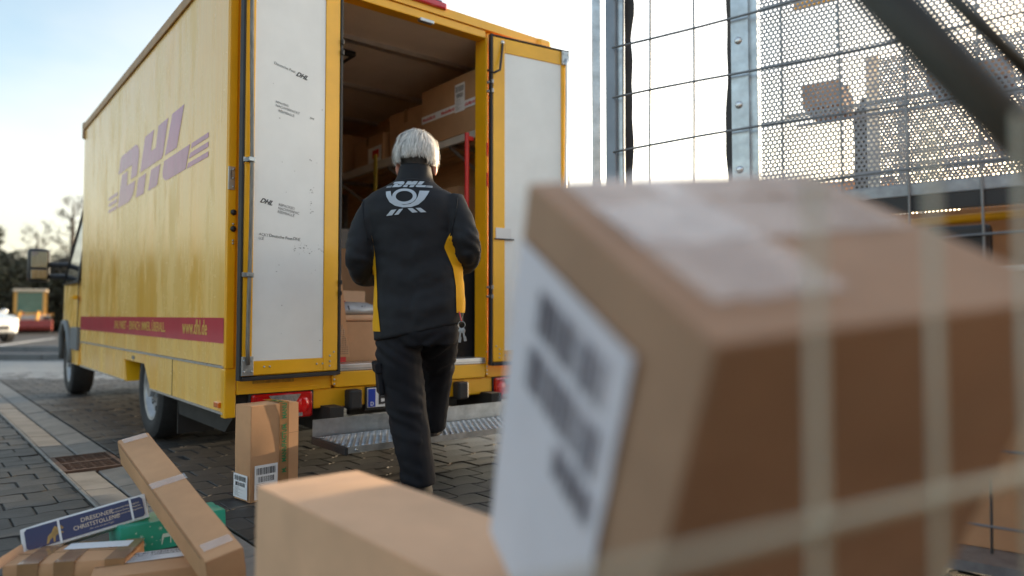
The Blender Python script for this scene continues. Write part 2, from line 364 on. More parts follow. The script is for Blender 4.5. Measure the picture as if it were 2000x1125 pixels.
# roof, right wall, floor, front bulkhead
rf = V('roof', MB().prism([(.0, ZT-.055), (.0, ZT-.02), (.03, ZT), (W-.03, ZT), (W, ZT-.02), (W, ZT-.055)], 'y', -.03, LEN+.02), M_yel)
V('roof_rail', MB().box(-.014, -.001, 0.0, LEN+.01, ZT-.085, ZT-.018, .004), mat('brown_dirty_rail', (.42, .21, .05), .5, var=.25, vs=8), rf)
V('corner_cap', MB().box(-.02, .10, LEN-.02, LEN+.045, ZT-.17, ZT+.004, .02), mat('brown_cap', (.30, .15, .05), .45, var=.2), rf)
V('corner_cap', MB().box(-.018, .05, -.045, .03, ZT-.10, ZT+.006, .014), M_yel, rf)
V('corner_cap', MB().box(W-.12, W+.018, -.05, .06, ZT-.10, ZT+.008, .03), M_yel, rf)
V('side_wall', MB().box(W-.04, W, .012, LEN, .36, ZT-.056), M_yel)
V('front_bulkhead', MB().box(.0405, W-.0405, LEN-.05, LEN, .37, ZT-.056), M_yel)
V('cargo_floor', MB().box(.041, W-.041, .02, LEN-.051, .52, .578), mat('dark_floor_board', (.26, .20, .15), .5, var=.3, vs=12))
V('wall_lining', MB().box(W-.052, W-.0405, .06, LEN-.052, .579, ZT-.07), M_wood)
V('wall_lining', MB().box(.0405, .052, .06, LEN-.052, .579, ZT-.07), M_wood)
cl = V('ceiling_lining', MB().box(.0525, W-.0525, .06, LEN-.052, ZT-.085, ZT-.0565), M_ceil)
for y in (.55, 1.45, 2.35, 3.25): V('cross_bar', MB().box(.053, W-.053, y, y+.06, ZT-.115, ZT-.0852), M_alu, cl)
lampb = V('ceiling_lamp', MB().box(.98, 1.12, .80, 1.30, ZT-.12, ZT-.0853, .006), M_black, cl)
V('diffuser', MB().box(1.02, 1.08, .84, 1.26, ZT-.123, ZT-.1195), M_ceil, cl)
# rear frame: corner panels, posts, header, sill
for x0, x1 in ((.004, .575), (1.665, W-.004)):
    V('rear_corner_panel', MB().box(x0, x1, .0, .055, .545, ZT-.056, .006), M_yel)
for x0, x1 in ((.577, .598), (1.645, 1.663)):
    V('door_post', MB().box(x0, x1, -.022, .10, .47, ZT-.10, .003), M_yel)
V('header_beam', MB().box(.5985, 1.6445, -.018, .07, 2.69, ZT-.058, .004), M_yel)
hd = V('door_catch', MB().box(1.13, 1.23, -.035, .0, 2.672, 2.692, .003), M_galv)
V('sill_plate', MB().box(.5985, 1.6445, -.02, .16, .545, .582, .003), M_alu)
V('sill_rib', MB().box(.5985, 1.6445, -.024, -.0205, .556, .560), M_galv_d)
V('sill_beam', MB().box(.5985, 1.6445, -.018, .05, .455, .543, .005), M_yel)
V('sill_beam', MB().box(.06, .576, -.010, .05, .452, .54, .005), M_yel)
V('sill_beam', MB().box(1.664, W-.06, -.010, .05, .452, .54, .005), M_yel)
V('sill_ledge', MB().box(.062, .50, -.016, .0, .452, .475, .002), M_yel); V('name_strip', MB().box(.14, .36, -.013, -.0101, .503, .52), mat('worn_strip', (.45, .25, .02), .6, var=.5, vs=60))
V('rear_corner_post', MB().box(.0, .058, -.008, .05, .335, .585, .006), M_yel)
V('rear_corner_post', MB().box(.0, .045, -.012, -.0005, .586, ZT-.11, .005), M_yel)
V('bumper_beam', MB().box(.46, 1.78, .004, .06, .345, .451, .006), M_yel)
V('bumper_bracket', MB().box(.06, .46, .03, .08, .345, .451), M_chassis)
def rivet(parent, pts, r=.006, m=None, ax='y', out=-.004):
    for p in pts:
        c = MB().ell(p, (r, r*.55, r) if ax == 'y' else (r*.55, r, r), 8, 5); c.build('bolt', m or M_galv, parent, smooth=True)
rivet(van, [(.588, -.024, z) for z in (.475, .50, .525, .62)]); rivet(van, [(1.654, -.024, z) for z in (.475, .50, .525, .62)])
rivet(van, [(.030, -.016, z) for z in (1.30, 1.385)], .016, M_black); rivet(van, [(.030, -.014, z) for z in (1.325, 1.24, 1.225)], .006)
lk = V('lock_plate', MB().box(.0, .035, -.017, -.0125, 1.50, 1.62, .002), M_galv); V('slot', MB().box(.012, .016, -.019, -.0172, 1.555, 1.60), M_black, lk)
rivet(lk, [(.026, -.018, z) for z in (1.515, 1.56, 1.605)], .006)
for z in (.62, 1.63, 2.45):
    pass
# doors, folded back against the corner panels
def door(hx, sgn, ang, wd, name_label):
    """door leaf in its own frame: x from hinge (0) to free edge (wd), inner face towards -y"""
    d = thing('rear_door', None, None); d.parent = van
    tag(d, name_label)
    m = Matrix.Translation((hx, -.028, 0)) @ Matrix.Rotation(-R(ang)*1 if sgn > 0 else R(ang), 4, 'Z')
    d.matrix_local = m
    s = sgn; z0, z1 = .552, 2.70
    def B(a, b, y0, y1, c, e, bev=0.): return MB().box(min(s*a, s*b), max(s*a, s*b), y0, y1, c, e, bev)
    B(0.004, wd, -.030, -.003, z0, z1, .004).build('leaf', M_yel, d)
    fh, fr = .095, .055            # frame width at the hinge and at the free edge
    # raised yellow frame members on the inner face
    B(.006, fh, -.041, -.0305, z0+.005, z1-.005, .003).build('stile', M_yel, d)
    B(wd-fr, wd-.003, -.041, -.0305, z0+.005, z1-.005, .003).build('stile', M_yel, d)
    B(fh+.001, wd-fr-.001, -.0405, -.0305, z0+.005, z0+.075, .003).build('rail', M_yel, d)
    B(fh+.001, wd-fr-.001, -.0405, -.0305, z1-.10, z1-.005, .003).build('rail', M_yel, d)
    pn = B(fh+.001, wd-fr-.001, -.036, -.0305, z0+.076, z1-.101).build('inner_panel', M_white_panel, d)
    # rubber seal round the leaf
    sl = MB()
    for (a, bb, c, e) in ((-.012, .0035, z0-.02, z1+.012), (wd+.0005, wd+.012, z0-.02, z1+.012)): sl.box(min(s*a, s*bb), max(s*a, s*bb), -.045, -.006, c, e, .003)
    sl.box(min(s*.004, s*wd), max(s*.004, s*wd), -.05, -.004, z0-.022, z0-.001, .003); sl.box(min(s*.004, s*wd), max(s*.004, s*wd), -.04, -.006, z1+.001, z1+.011, .002)
    sl.build('seal', M_rubber, d)
    # locking rod at the free edge
    rx = s*(wd-.026)
    pts = [(rx, -.062, z0+.06)] + [(rx + s*.006*math.sin(z*3.1), -.062, z) for z in np.linspace(z0+.15, z1-.1, 16)] + [(rx, -.062, z1-.06)]
    M_rod = mat('worn_grey_rod', (.23, .22, .20), .55, metal=.5, var=.45, vs=12, stretch=(8, 8, 1)) if s < 0 else M_alu
    MB().tube(pts, .0105, 8).build('locking_rod', M_rod, d, smooth=True)
    for z in ((1.06, 1.64) if s < 0 else (1.05, 1.62)):
        br = MB().box(rx-.032, rx+.032, -.046, -.0412, z-.012, z+.012, .002).box(rx-.016, rx+.016, -.078, -.072, z-.010, z+.010, .001).box(rx-.016, rx-.0125, -.0721, -.0461, z-.010, z+.010).box(rx+.0125, rx+.016, -.0721, -.0461, z-.010, z+.010)
        br.build('rod_bracket', M_galv, d)
    for z in ((z0+.005, z0+.10), (z1-.10, z1-.005)):
        pl = MB().box(rx-.030, rx+.030, -.058, -.0412, z[0], z[1], .002).build('keeper_plate', M_galv, d)
        rivet(d, [(rx+dx, -.060, zz) for dx in (-.02, .02) for zz in (z[0]+.02, z[1]-.02)], .006)
    # hinge knuckles
    for z in (.98, 1.04, 2.33, 2.39):
        MB().box(min(s*-.028, s*.006), max(s*-.028, s*.006), -.030, -.012, z-.008, z+.008, .003).tube([(s*-.004, -.05, z-.012), (s*-.004, -.05, z+.012)], .009, 8).build('hinge', M_galv_d if s > 0 else M_black, d)
    rivet(d, [(s*x, -.043, z0+.045) for x in (.10, .135, wd-.12, wd-.15)] + [(s*.055, -.043, z) for z in (z0+.03, z0+.055, z0+.085)] + [(s*.03, -.043, z0+.105)], .0055)
    return d, pn
dl, pnl = door(.585, -1, 7, .555, 'left rear door with white inner panel and torn tape marks')
dr, pnr = door(1.668, 1, 9, .60, 'right rear door with clean white inner panel')
MB().box(.025, .14, -.047, -.0415, 1.36, 1.43, .002).build('handle_plate', M_steel_w, dr); MB().box(.012, .16, -.052, -.0472, 1.352, 1.360).build('handle_bar', M_black, dr)
MB().tube([(-.05, -.07, 2.45), (-.02, -.10, 2.43), (.03, -.09, 2.46), (.06, -.06, 2.58), (.075, -.045, 2.66)], .008, 8).build('door_stay_cable', M_rubber, dr, smooth=True)
MB().ell((.075, -.045, 2.665), (.014, .01, .014), 10, 6).build('cable_lug', M_galv, dr)
for zz in (1.75, 1.95): V('red_sticker', MB().box(1.6475, 1.6605, -.0232, -.0221, zz-.045, zz+.045), M_dhlred)
# remains of printed tape on the left door
def dtext(s, x, z, size, rot=-9, m=M_greyink, shear=0., off=0., par=None):
    return text('tape_print', s, size, m, par or dl, Matrix.Translation((x, -.0368, z)) @ Matrix.Rotation(R(90), 4, 'X') @ Matrix.Rotation(R(rot), 4, 'Z'), shear, off, depth=.0003)
dtext('Deutsche Post', -.40, 2.165, .021, -9); dtext('DHL', -.275, 2.135, .034, -9, M_ink, .5, .0012)
dtext('REPACKED', -.388, 1.965, .015, -7); dtext('NACHVERPACKT', -.388, 1.945, .018, -7); dtext('RÉEMBALLÉ', -.372, 1.92, .018, -7); dtext('DHL', -.19, 1.92, .014, -7, M_ink, .3)
dtext('DHL', -.468, 1.435, .034, -9, M_ink, .5, .0012); dtext('REPACKED\nNACHVERPAC\nRÉEMBALLÉ', -.365, 1.428, .019, -8)
dtext('ACKT\nLLÉ', -.47, 1.265, .02, -4); dtext('Deutsche Post', -.415, 1.262, .022, -4, M_ink); dtext('DHL', -.285, 1.255, .024, -4, M_ink, .4)
rs = random.Random(8); b = MB()
for k in range(70):                      # torn flecks of tape
    if k < 34: x, z = rs.uniform(-.29, -.10), 1.235 - rs.uniform(0, .045) + rs.uniform(-.012, .012)
    elif k < 48: x, z = rs.uniform(-.19, -.165), rs.uniform(1.40, 1.56)
    elif k < 60: x, z = rs.choice((-.39, -.36, -.2, -.12)) + rs.uniform(-.03, .03), rs.choice((1.985, 2.19, 1.10, 1.68)) + rs.uniform(-.02, .02)
    else: x, z = rs.uniform(-.45, -.1), rs.uniform(.7, 2.1)
    w, h = rs.uniform(.002, .009), rs.uniform(.001, .006); q = rs.uniform(-.3, .3)
    b.add([(x, -.0365, z), (x+w, -.0365, z+h*q), (x+w*.8, -.0365, z+h), (x+w*.2, -.0365, z+h*.7)], [(0, 1, 2, 3)])
tag(b.build('tape_flecks', M_greyink, dl), kind='stuff')
# logo and stripe on the side wall
def side3(off): return lambda q: (-off, q[0], q[1])
st = V('stripe', MB().add([(-.002, .014, .714), (-.002, LEN-.008, .714), (-.002, LEN-.008, .845), (-.002, .014, .845)], [(0, 1, 2, 3)]), M_dhlred, wall)
LOGO = [
 [(2.763,2.0),(2.704,2.105),(2.678,2.125),(2.614,2.132),(2.135,2.132),(2.087,2.12),(2.05,2.098),(2.028,2.071),(2.025,2.035),(2.082,1.893),(2.296,1.893),(2.262,2.0)],
 [(2.622,1.978),(2.401,1.978),(2.42,1.864),(2.139,1.864),(2.159,1.818),(2.195,1.778),(2.254,1.748),(2.356,1.728),(2.782,1.728)],
 [(1.843,2.133),(1.581,2.133),(1.656,1.997),(1.521,1.997),(1.461,2.133),(1.201,2.133),(1.322,1.915),(1.354,1.895),(1.986,1.895)],
 [(2.034,1.864),(1.784,1.864),(1.853,1.728),(2.107,1.728)], [(1.645,1.864),(1.383,1.864),(1.455,1.74),(1.485,1.728),(1.728,1.728)],
 [(1.103,2.135),(.825,2.135),(.98,1.898),(1.274,1.898)], [(1.29,1.865),(.687,1.865),(.771,1.73),(1.181,1.728),(1.241,1.732),(1.287,1.745),(1.317,1.766),(1.328,1.795)],
 [(.65,1.863),(.323,1.863),(.323,1.835),(.67,1.835)], [(.681,1.811),(.323,1.811),(.323,1.782),(.712,1.782)], [(.722,1.757),(.323,1.757),(.323,1.728),(.754,1.728)],
 [(3.13,1.863),(2.771,1.863),(2.783,1.835),(3.175,1.835)], [(3.14,1.811),(2.79,1.811),(2.801,1.782),(3.165,1.782)], [(3.15,1.757),(2.813,1.757),(2.83,1.728),(3.16,1.728)]]
for p in LOGO: polys('logo_piece', [p], M_dhlred_f, wall, side3(.0015))
M_letter = mat('yellow_lettering', (.82, .50, .10), .5, var=.1, coat=.6)
TS = lambda y, z: Matrix(((0, 0, -1, -.0035), (-1, 0, 0, y), (0, 1, 0, z), (0, 0, 0, 1)))
yw = 2.79
for wd_ in ('DHL', 'PAKET', '–', 'EINFACH.', 'IMMER.', 'ÜBERALL.'):
    t_ = text('lettering', wd_, .088, M_letter, wall, TS(yw, .752), 0, .0008, depth=.0004, sx=.99); yw -= max(v.co.x for v in t_.data.vertices) + .028
text('lettering', 'www.dhl.de', .118, M_letter, wall, TS(.775, .752), 0, .0015, depth=.0004, sx=.86)
# tail lamps, plate, buffers, third brake lamp
for x0, mir in ((.135, 1), (W-.475, -1)):
    tl = V('tail_light', MB().box(x0, x0+.33, -.024, .02, .308, .446, .012), M_redlens)
    def X(a, b): return (x0+a, x0+b) if mir > 0 else (x0+.33-b, x0+.33-a)
    V('reversing_lens', MB().prism([(X(.085, .26)[0], .436), (X(.085, .26)[1], .436), (X(.115, .235)[1], .398), (X(.115, .235)[0], .398)], 'y', -.028, -.0241), M_clearlens, tl)
    V('lower_lens', MB().box(*X(.10, .27), -.027, -.0241, .316, .336), M_clearlens, tl)
    V('lamp_reflector', MB().ell((sum(X(.24, .31))/2, -.022, .375), (.036, .012, .045), 14, 8), mat('bright_red_reflector', (.75, .01, .01), .08, coat=1., var=.1), tl, smooth=True)
    V('gasket', MB().box(x0-.012, x0+.342, -.006, .02, .300, .4515, .006), M_black, tl)
for x in (.70, 1.44): V('rubber_buffer', MB().box(x-.04, x+.04, -.07, .003, .33, .44, .012), M_rubber)
np_ = V('number_plate', MB().box(.80, 1.32, -.012, .003, .325, .437, .003), M_paper)
V('plate_band', MB().box(.804, .85, -.0145, -.0121, .329, .433), mat('blue_band', (.01, .05, .42), .4, var=.05), np_)
TR = lambda x, z, y: Matrix(((1, 0, 0, x), (0, 0, -1, y), (0, 1, 0, z), (0, 0, 0, 1)))
text('plate_lettering', 'B', .115, M_ink, np_, TR(.865, .342, -.0135), 0, .002); text('plate_lettering', 'D', .03, M_paper, np_, TR(.817, .337, -.0155), 0, .0005)
V('plate_holder', MB().box(.79, 1.33, -.004, .0035, .31, .445), M_black, np_)
V('brake_light', MB().box(.93, 1.32, -.05, -.005, ZT-.02, ZT+.025, .012), M_redlens, rf); V('lamp_base', MB().box(.90, 1.30, -.03, .05, ZT, ZT+.045, .012), M_black, rf)
# chassis, step, wheels
for x in (.55, 1.55): V('chassis_rail', MB().box(x, x+.1, .10, 6.0, .36, .50), M_chassis)
V('underbody', MB().box(.10, W-.10, .10, LEN, .44, .518), M_chassis)
V('side_underbody', MB().prism([(.09, .36), (.30, .22), (1.22, .22), (1.30, .44), (.09, .44)], 'x', .10, .30), M_chassis)
V('spare_wheel_carrier', MB().disc_x(.60, .34, .09, .75, 1.45).box(.72, 1.48, .06, .10, .28, .36, .01), M_chassis)
for x in (.52, 1.62): V('step_arm', MB().box(x, x+.08, -.12, .35, .22, .36), M_chassis); V('step_arm', MB().box(x, x+.08, -.264, -.1205, .205, .24), M_galv_d)
def perforated(w, h, p, r, n8=8, z=0.):
    """flat sheet in x-z with staggered round holes; every cell is 8 quads round one hole"""
    vs = []; fs = []; rows = int(h / (p*.87)); cols = int(w / p)
    ph = h / rows
    ang = [math.radians(a) for a in (225, 270, 315, 0, 45, 90, 135, 180)]
    for j in range(rows):
        off = 0 if j % 2 == 0 else p/2
        for i in range(cols):
            cx = off + (i + .5)*p; cz = (j + .5)*ph; k = len(vs); hx, hz = p/2, ph/2
            vs += [(cx-hx, 0, cz-hz), (cx, 0, cz-hz), (cx+hx, 0, cz-hz), (cx+hx, 0, cz), (cx+hx, 0, cz+hz), (cx, 0, cz+hz), (cx-hx, 0, cz+hz), (cx-hx, 0, cz)]
            vs += [(cx + r*math.cos(a), 0, cz + r*math.sin(a)) for a in ang]
            fs += [(k+q, k+(q+1) % 8, k+8+(q+1) % 8, k+8+q) for q in range(8)]
    return vs, fs
sx0, sx1, sy0, sy1, sz = .36, 1.84, -.66, -.26, .24
stp = V('rear_step', MB().box(sx0, sx1, sy1-.004, sy1, sz-.026, sz+.085).box(sx0, sx1, sy0, sy0+.004, sz-.026, sz+.004), M_galv)
vs, fs = perforated(sx1-sx0-.04, sy1-sy0-.05, .036, .0105)
tr = MB().add([(x+sx0+.01, z+sy0+.02, sz - .0) for x, y, z in vs], fs); t_ = tr.build('tread', M_galv, stp)
md = t_.modifiers.new('thick', 'SOLIDIFY'); md.thickness = .003
V('tread_underside', MB().box(sx0+.01, sx1-.01, sy0+.01, sy1-.01, sz-.026, sz-.022), M_galv_d, stp)
bmp = MB()
for j in range(11):
    for i in range(40):
        cx = sx0+.028+i*.0362 + (.018 if j % 2 else 0); cy = sy0+.038+j*.0315
        if cx < sx1-.03: bmp.add([(cx+math.cos(a)*.013, cy+math.sin(a)*.013, sz+.0005) for a in np.linspace(0, 5.24, 6)] + [(cx+math.cos(a)*.0105, cy+math.sin(a)*.0105, sz+.0035) for a in np.linspace(0, 5.24, 6)], [(q, (q+1) % 6, 6+(q+1) % 6, 6+q) for q in range(6)])
tag(V('grip_rims', bmp, M_galv, stp), kind='stuff')
for x in (sx0, sx1): V('end_cap', MB().box(x-.016 if x == sx0 else x, x if x == sx0 else x+.016, sy0-.004, sy1-.02, sz-.034, sz+.004, .005), M_rubber, stp)
rivet(stp, [(sx0+.04, sy0-.002, sz-.012), (sx1-.04, sy0-.002, sz-.012)], .007)
def wheel(x, y, outward, wdt=.215, r=.345):
    a = thing('wheel', None, None); a.parent = van; a.location = (x, y, r)
    if outward > 0: a.rotation_euler = (0, 0, math.pi)
    prof = [(0.02, .215), (.0, .24), (-.002, .30), (.015, r-.012), (.045, r), (wdt-.045, r), (wdt-.015, r-.012), (wdt, .30), (wdt-.01, .215)]
    vs = []; fs = []; n = 40; m = len(prof)
    for k in range(n):
        t = 2*math.pi*k/n
        for (px_, pr) in prof: vs.append((px_, pr*math.cos(t), pr*math.sin(t)))
    for k in range(n):
        for i in range(m-1): fs.append((k*m+i, k*m+i+1, ((k+1) % n)*m+i+1, ((k+1) % n)*m+i))
    MB().add(vs, fs).build('tyre', M_tyre, a, smooth=40)
    rm = [(.012, .216), (.018, .195), (.05, .175), (.045, .10), (.03, .075), (.022, .0)]
    vs = []; fs = []; m = len(rm)
    for k in range(n):
        t = 2*math.pi*k/n
        for (px_, pr) in rm: vs.append((px_, pr*math.cos(t), pr*math.sin(t)))
    for k in range(n):
        for i in range(m-1): fs.append((k*m+i, k*m+i+1, ((k+1) % n)*m+i+1, ((k+1) % n)*m+i))
    rim = MB().add(vs, fs).build('rim', M_rim, a, smooth=40)
    for k in range(8):
        t = 2*math.pi*k/8; MB().ell((.047, .137*math.cos(t), .137*math.sin(t)), (.006, .022, .022), 10, 6).build('rim_hole', M_chassis, a)
    for k in range(6):
        t = 2*math.pi*(k+.5)/6; MB().ell((.034, .085*math.cos(t), .085*math.sin(t)), (.014, .011, .011), 8, 5).build('wheel_nut', M_galv_d, a)
    MB().disc_x(0, 0, .055, -.002, .03, 20).build('hub', M_rim, a)
    return a
wheel(.03, 1.72, -1); wheel(W-.03, 1.72, 1); wheel(.01, 5.36, -1); wheel(W-.01, 5.36, 1)
V('rear_axle', MB().tube([(.2, 1.72, .345), (W-.2, 1.72, .345)], .06, 10), M_chassis); V('front_axle', MB().tube([(.2, 5.36, .345), (W-.2, 5.36, .345)], .05, 10), M_chassis)
for x in (.10, W-.33): V('mud_flap', MB().box(x, x+.23, 1.245, 1.26, .09, .46), M_rubber)
for x0 in (.06, W-.34): V('wheel_housing', MB().box(x0, x0+.28, 1.2605, 2.38, .518, .5195), M_chassis)
# cab ahead of the box: side profile swept across, tapering to the nose
prof = [(4.50, .36), (4.92, .36), (4.96, .52), (5.08, .68), (5.26, .765), (5.46, .765), (5.64, .68), (5.76, .52), (5.80, .36), (6.14, .38), (6.20, .55), (6.18, .86), (6.05, 1.06), (5.72, 1.20), (5.02, 2.10), (4.80, 2.22), (4.50, 2.25)]
def inset(y, z): return -.015 + max(0, y-5.5)**2*.30 + max(0, z-1.15)*.13
vs = [(inset(*p), *p) for p in prof] + [(W-inset(*p), *p) for p in prof]; n = len(prof)
cab = V('cab', MB().add(vs, [tuple(range(n))[::-1], tuple(range(n, 2*n))] + [(i, (i+1) % n, n+(i+1) % n, n+i) for i in range(n)]), M_side)
for sx in (0, 1):
    f = (lambda y, z, d: (inset(y, z)-d, y, z)) if sx == 0 else (lambda y, z, d: (W-inset(y, z)+d, y, z))
    V('side_window', MB().add([f(4.62, 1.22, .004), f(5.60, 1.22, .004), f(5.02, 2.0, .004), f(4.62, 2.05, .004)], [(0, 1, 2, 3)]), M_glass, cab)
    V('window_seal', MB().tube([f(4.60, 1.20, .004), f(5.64, 1.20, .004), f(5.03, 2.03, .004), f(4.60, 2.08, .004), f(4.60, 1.20, .004)], .016, 6), M_black, cab)
    V('door_gap', MB().tube([f(4.60, 1.2, .0), f(4.60, .60, .0)], .005, 5), M_black, cab)
    V('cladding', MB().box(-.03 if sx == 0 else W-.03, .03 if sx == 0 else W+.03, 4.51, 4.93, .505, .735, .006), M_cab_grey, cab)
    arch = [(4.925, .37), (4.97, .53), (5.09, .685), (5.26, .772), (5.46, .772), (5.635, .685), (5.75, .53), (5.795, .37)]
    V('arch_lip', MB().tube([f(y, z, .006) for y, z in arch], .035, 8), M_cab_grey, cab, smooth=True)
    V('door_handle', MB().box(-.05 if sx == 0 else W, .01 if sx == 0 else W+.05, 4.68, 4.86, 1.02, 1.06, .006), M_yel, cab)
V('windscreen', MB().add([(.22, 5.695, 1.245), (W-.22, 5.695, 1.245), (W-.28, 5.06, 2.065), (.28, 5.06, 2.065)], [(0, 1, 2, 3)], ), M_glass, cab, loc=(0, .018, .012))
V('cab_roof_fairing', MB().prism([(4.48, 2.2), (5.0, 2.1), (4.62, 2.62), (4.52, 2.66)], 'x', .3, W-.3), M_yel, cab)
for x in (.06, W-.30): V('front_wheel_well', MB().box(x, x+.24, 4.90, 5.70, .74, .745), M_chassis)
# tall mirrors on twin arms
for sgn, bx in ((-1, .06), (1, W-.06)):
    c = bx + sgn*.30
    mr = V('mirror', MB().box(c-.108, c+.108, 5.70, 5.80, 1.222, 1.60, .045), M_black, smooth=40)
    V('mirror_glass', MB().box(c-.076, c+.076, 5.692, 5.6995, 1.385, 1.565, .003), M_mirror, mr); V('wide_angle_glass', MB().box(c-.076, c+.076, 5.690, 5.6995, 1.258, 1.362, .003), M_mirror, mr)
    for z in (1.29, 1.42): V('mirror_arm', MB().tube([(c-sgn*.09, 5.75, z), (bx-sgn*.0, 5.60, z)], .030, 8), M_black, mr)
    V('mirror_foot', MB().box(bx-.04, bx+.04, 5.53, 5.65, 1.20, 1.46, .02), M_black, mr); V('indicator', MB().box(c+sgn*.09-.012, c+sgn*.09+.012, 5.73, 5.79, 1.25, 1.29, .006), M_orange, mr)
# shelves on the right wall
def shelf(z):
    s = V('shelf', MB().box(1.70, 1.722, .12, 4.35, z-.055, z+.015, .003), mat('pale_shelf_rail', (.55, .52, .47), .45, var=.15))
    for i, x in enumerate((1.76, 1.85, 1.94, 2.03, 2.11)): V('slat', MB().box(x-.028, x+.028, .12, 4.35, z-.03, z-.006), mat('pale_wood_slat', (.66, .48, .29), .55, var=.2, stretch=(6, .6, 6)), s)
    for y in (.5, 1.4, 2.3, 3.2): V('bracket', MB().box(1.723, W-.053, y, y+.03, z-.06, z-.031), M_galv_d, s); V('strut', MB().tube([(1.73, y+.015, z-.06), (W-.056, y+.015, z-.30)], .012, 6), M_galv_d, s)
    V('end_cap', MB().prism([(1.66, z+.05), (1.66, z-.01), (1.70, z-.05), (1.90, z-.05), (1.90, z-.035), (1.71, z-.03), (1.685, z), (1.685, z+.05)], 'y', .095, .119), M_steel_w, s)
shelf(2.13); shelf(1.40)
for y in (1.9, 3.0): V('shelf_upright', MB().box(W-.09, W-.053, y, y+.06, .58, ZT-.09), M_galv_d)
V('lashing_rail', MB().box(W-.075, W-.053, .2, 4.3, 2.42, 2.46), M_alu)
bar = V('red_pole', MB().tube([(1.60, .13, 1.30), (1.60, .13, 2.08)], .016, 10), M_red)
for z in (1.325, 2.045): V('pole_hook', MB().box(1.60, 1.646, .115, .145, z-.014, z+.014, .003), M_red, bar)
V('lashing_strap', MB().box(1.685, 1.698, 1.55, 1.59, 1.5, 2.2), mat('yellow_strap', (.55, .42, .06), .7, var=.2)); V('cargo_net_bar', MB().tube([(1.9, 2.15, 2.30), (2.12, 2.35, 2.0)], .02, 6), M_black)
#PART2
# ------------------------------------------------------------------ person
M_skin = mat('skin', (.62, .27, .20), .5, var=.12, vs=12, spec=.4)
M_fabric = mat('black_softshell_fabric', (.0125, .0135, .0175), .72, var=.18, vs=9, bump=.10, bs=420, spec=.35)
M_trouser = mat('black_trouser_cloth', (.0105, .0115, .016), .8, var=.2, vs=7, bump=.12, bs=300, spec=.3)
M_yelfab = mat('yellow_fabric', (.80, .40, .006), .75, var=.1, vs=10, bump=.08, bs=300, spec=.3)
M_print = mat('silver_print', (.46, .51, .57), .5, var=.06, vs=20, spec=.4)
def remesh(mb, vox, it=4, name='m'):
    o = bpy.data.objects.new(name, mb.mesh(name)); COL.objects.link(o)
    md = o.modifiers.new('r', 'REMESH'); md.mode = 'VOXEL'; md.voxel_size = vox; md.use_smooth_shade = True
    dg = bpy.context.evaluated_depsgraph_get(); me = bpy.data.meshes.new_from_object(o.evaluated_get(dg)); bpy.data.objects.remove(o)
    bm = bmesh.new(); bm.from_mesh(me)
    for _ in range(it): bmesh.ops.smooth_vert(bm, verts=bm.verts, factor=.5, use_axis_x=True, use_axis_y=True, use_axis_z=True)
    bm.to_mesh(me); bm.free(); me.name = name; return me
def wrinkle(me, fn):
    me.update(); nn = [v.normal.copy() for v in me.vertices]
    for v, n in zip(me.vertices, nn): v.co += n * fn(v.co, n)
    me.update()
def arc(pts, k=6):
    """smooth path through points (Catmull-Rom), returns points"""
    P = [Vector(p) for p in pts]; out_ = []
    for i in range(len(P)-1):
        p0, p1, p2, p3 = P[max(i-1, 0)], P[i], P[i+1], P[min(i+2, len(P)-1)]
        for j in range(k):
            t = j/k; out_.append(.5*((2*p1) + (p2-p0)*t + (2*p0-5*p1+4*p2-p3)*t*t + (3*p1-p0-3*p2+p3)*t**3))
    return out_ + [P[-1]]
def limb(mb, pts, rad, k=6, n=16):
    q = arc([(*p, r) if False else p for p in pts], k); rr = []
    for i in range(len(rad)-1): rr += [rad[i] + (rad[i+1]-rad[i])*j/k for j in range(k)]
    mb.tube(q, rr + [rad[-1]], n)
person = thing('person', 'person in black jacket and trousers with short grey hair, stepping up to the van', 'person', loc=(-.44, 3.30, 0))
HC = Vector((-.012, .045, 1.603))
ARM_L = [(-.188, .0, 1.375), (-.248, -.03, 1.24), (-.262, -.045, 1.105), (-.255, .09, 1.06), (-.185, .27, 1.075)]
ARM_R = [(.15, .0, 1.395), (.205, -.03, 1.275), (.238, -.045, 1.165), (.225, .09, 1.115), (.165, .27, 1.105)]
LEG_L = [(-.085, .0, .84), (-.082, .0, .66), (-.048, .012, .43), (-.012, .0, .24), (.018, -.01, .07)]
LEG_R = [(.092, .0, .86), (.080, .13, .73), (.058, .29, .60), (.036, .345, .44), (.026, .375, .275)]
# body: one continuous surface under the clothes
B = MB()
B.loft([(.01, 0, .80, .15, .10), (.01, 0, .9, .155, .10), (0, 0, 1.05, .14, .095), (-.02, 0, 1.2, .15, .10), (-.025, 0, 1.33, .155, .095), (-.025, .005, 1.41, .11, .075), (-.018, .015, 1.45, .062, .06), (-.014, .022, 1.50, .056, .058), (-.012, .035, 1.56, .056, .06)], 20)
B.ell(HC, (.074, .094, .110), 24, 16); B.ell(HC + Vector((0, .045, -.055)), (.056, .05, .058), 16, 10)      # skull, jaw
B.tube([HC + Vector((0, .09, .012)), HC + Vector((0, .118, -.028))], [.009, .016], 8)                          # nose
B.ell(HC + Vector((0, .093, -.062)), (.024, .012, .009), 10, 6); B.ell(HC + Vector((0, .08, -.098)), (.022, .02, .016), 10, 6)
for s in (-1, 1): B.ell(HC + Vector((s*.086, -.004, -.052)), (.014, .022, .036), 10, 8); B.ell(HC + Vector((s*.034, .088, .018)), (.022, .010, .010), 8, 6)
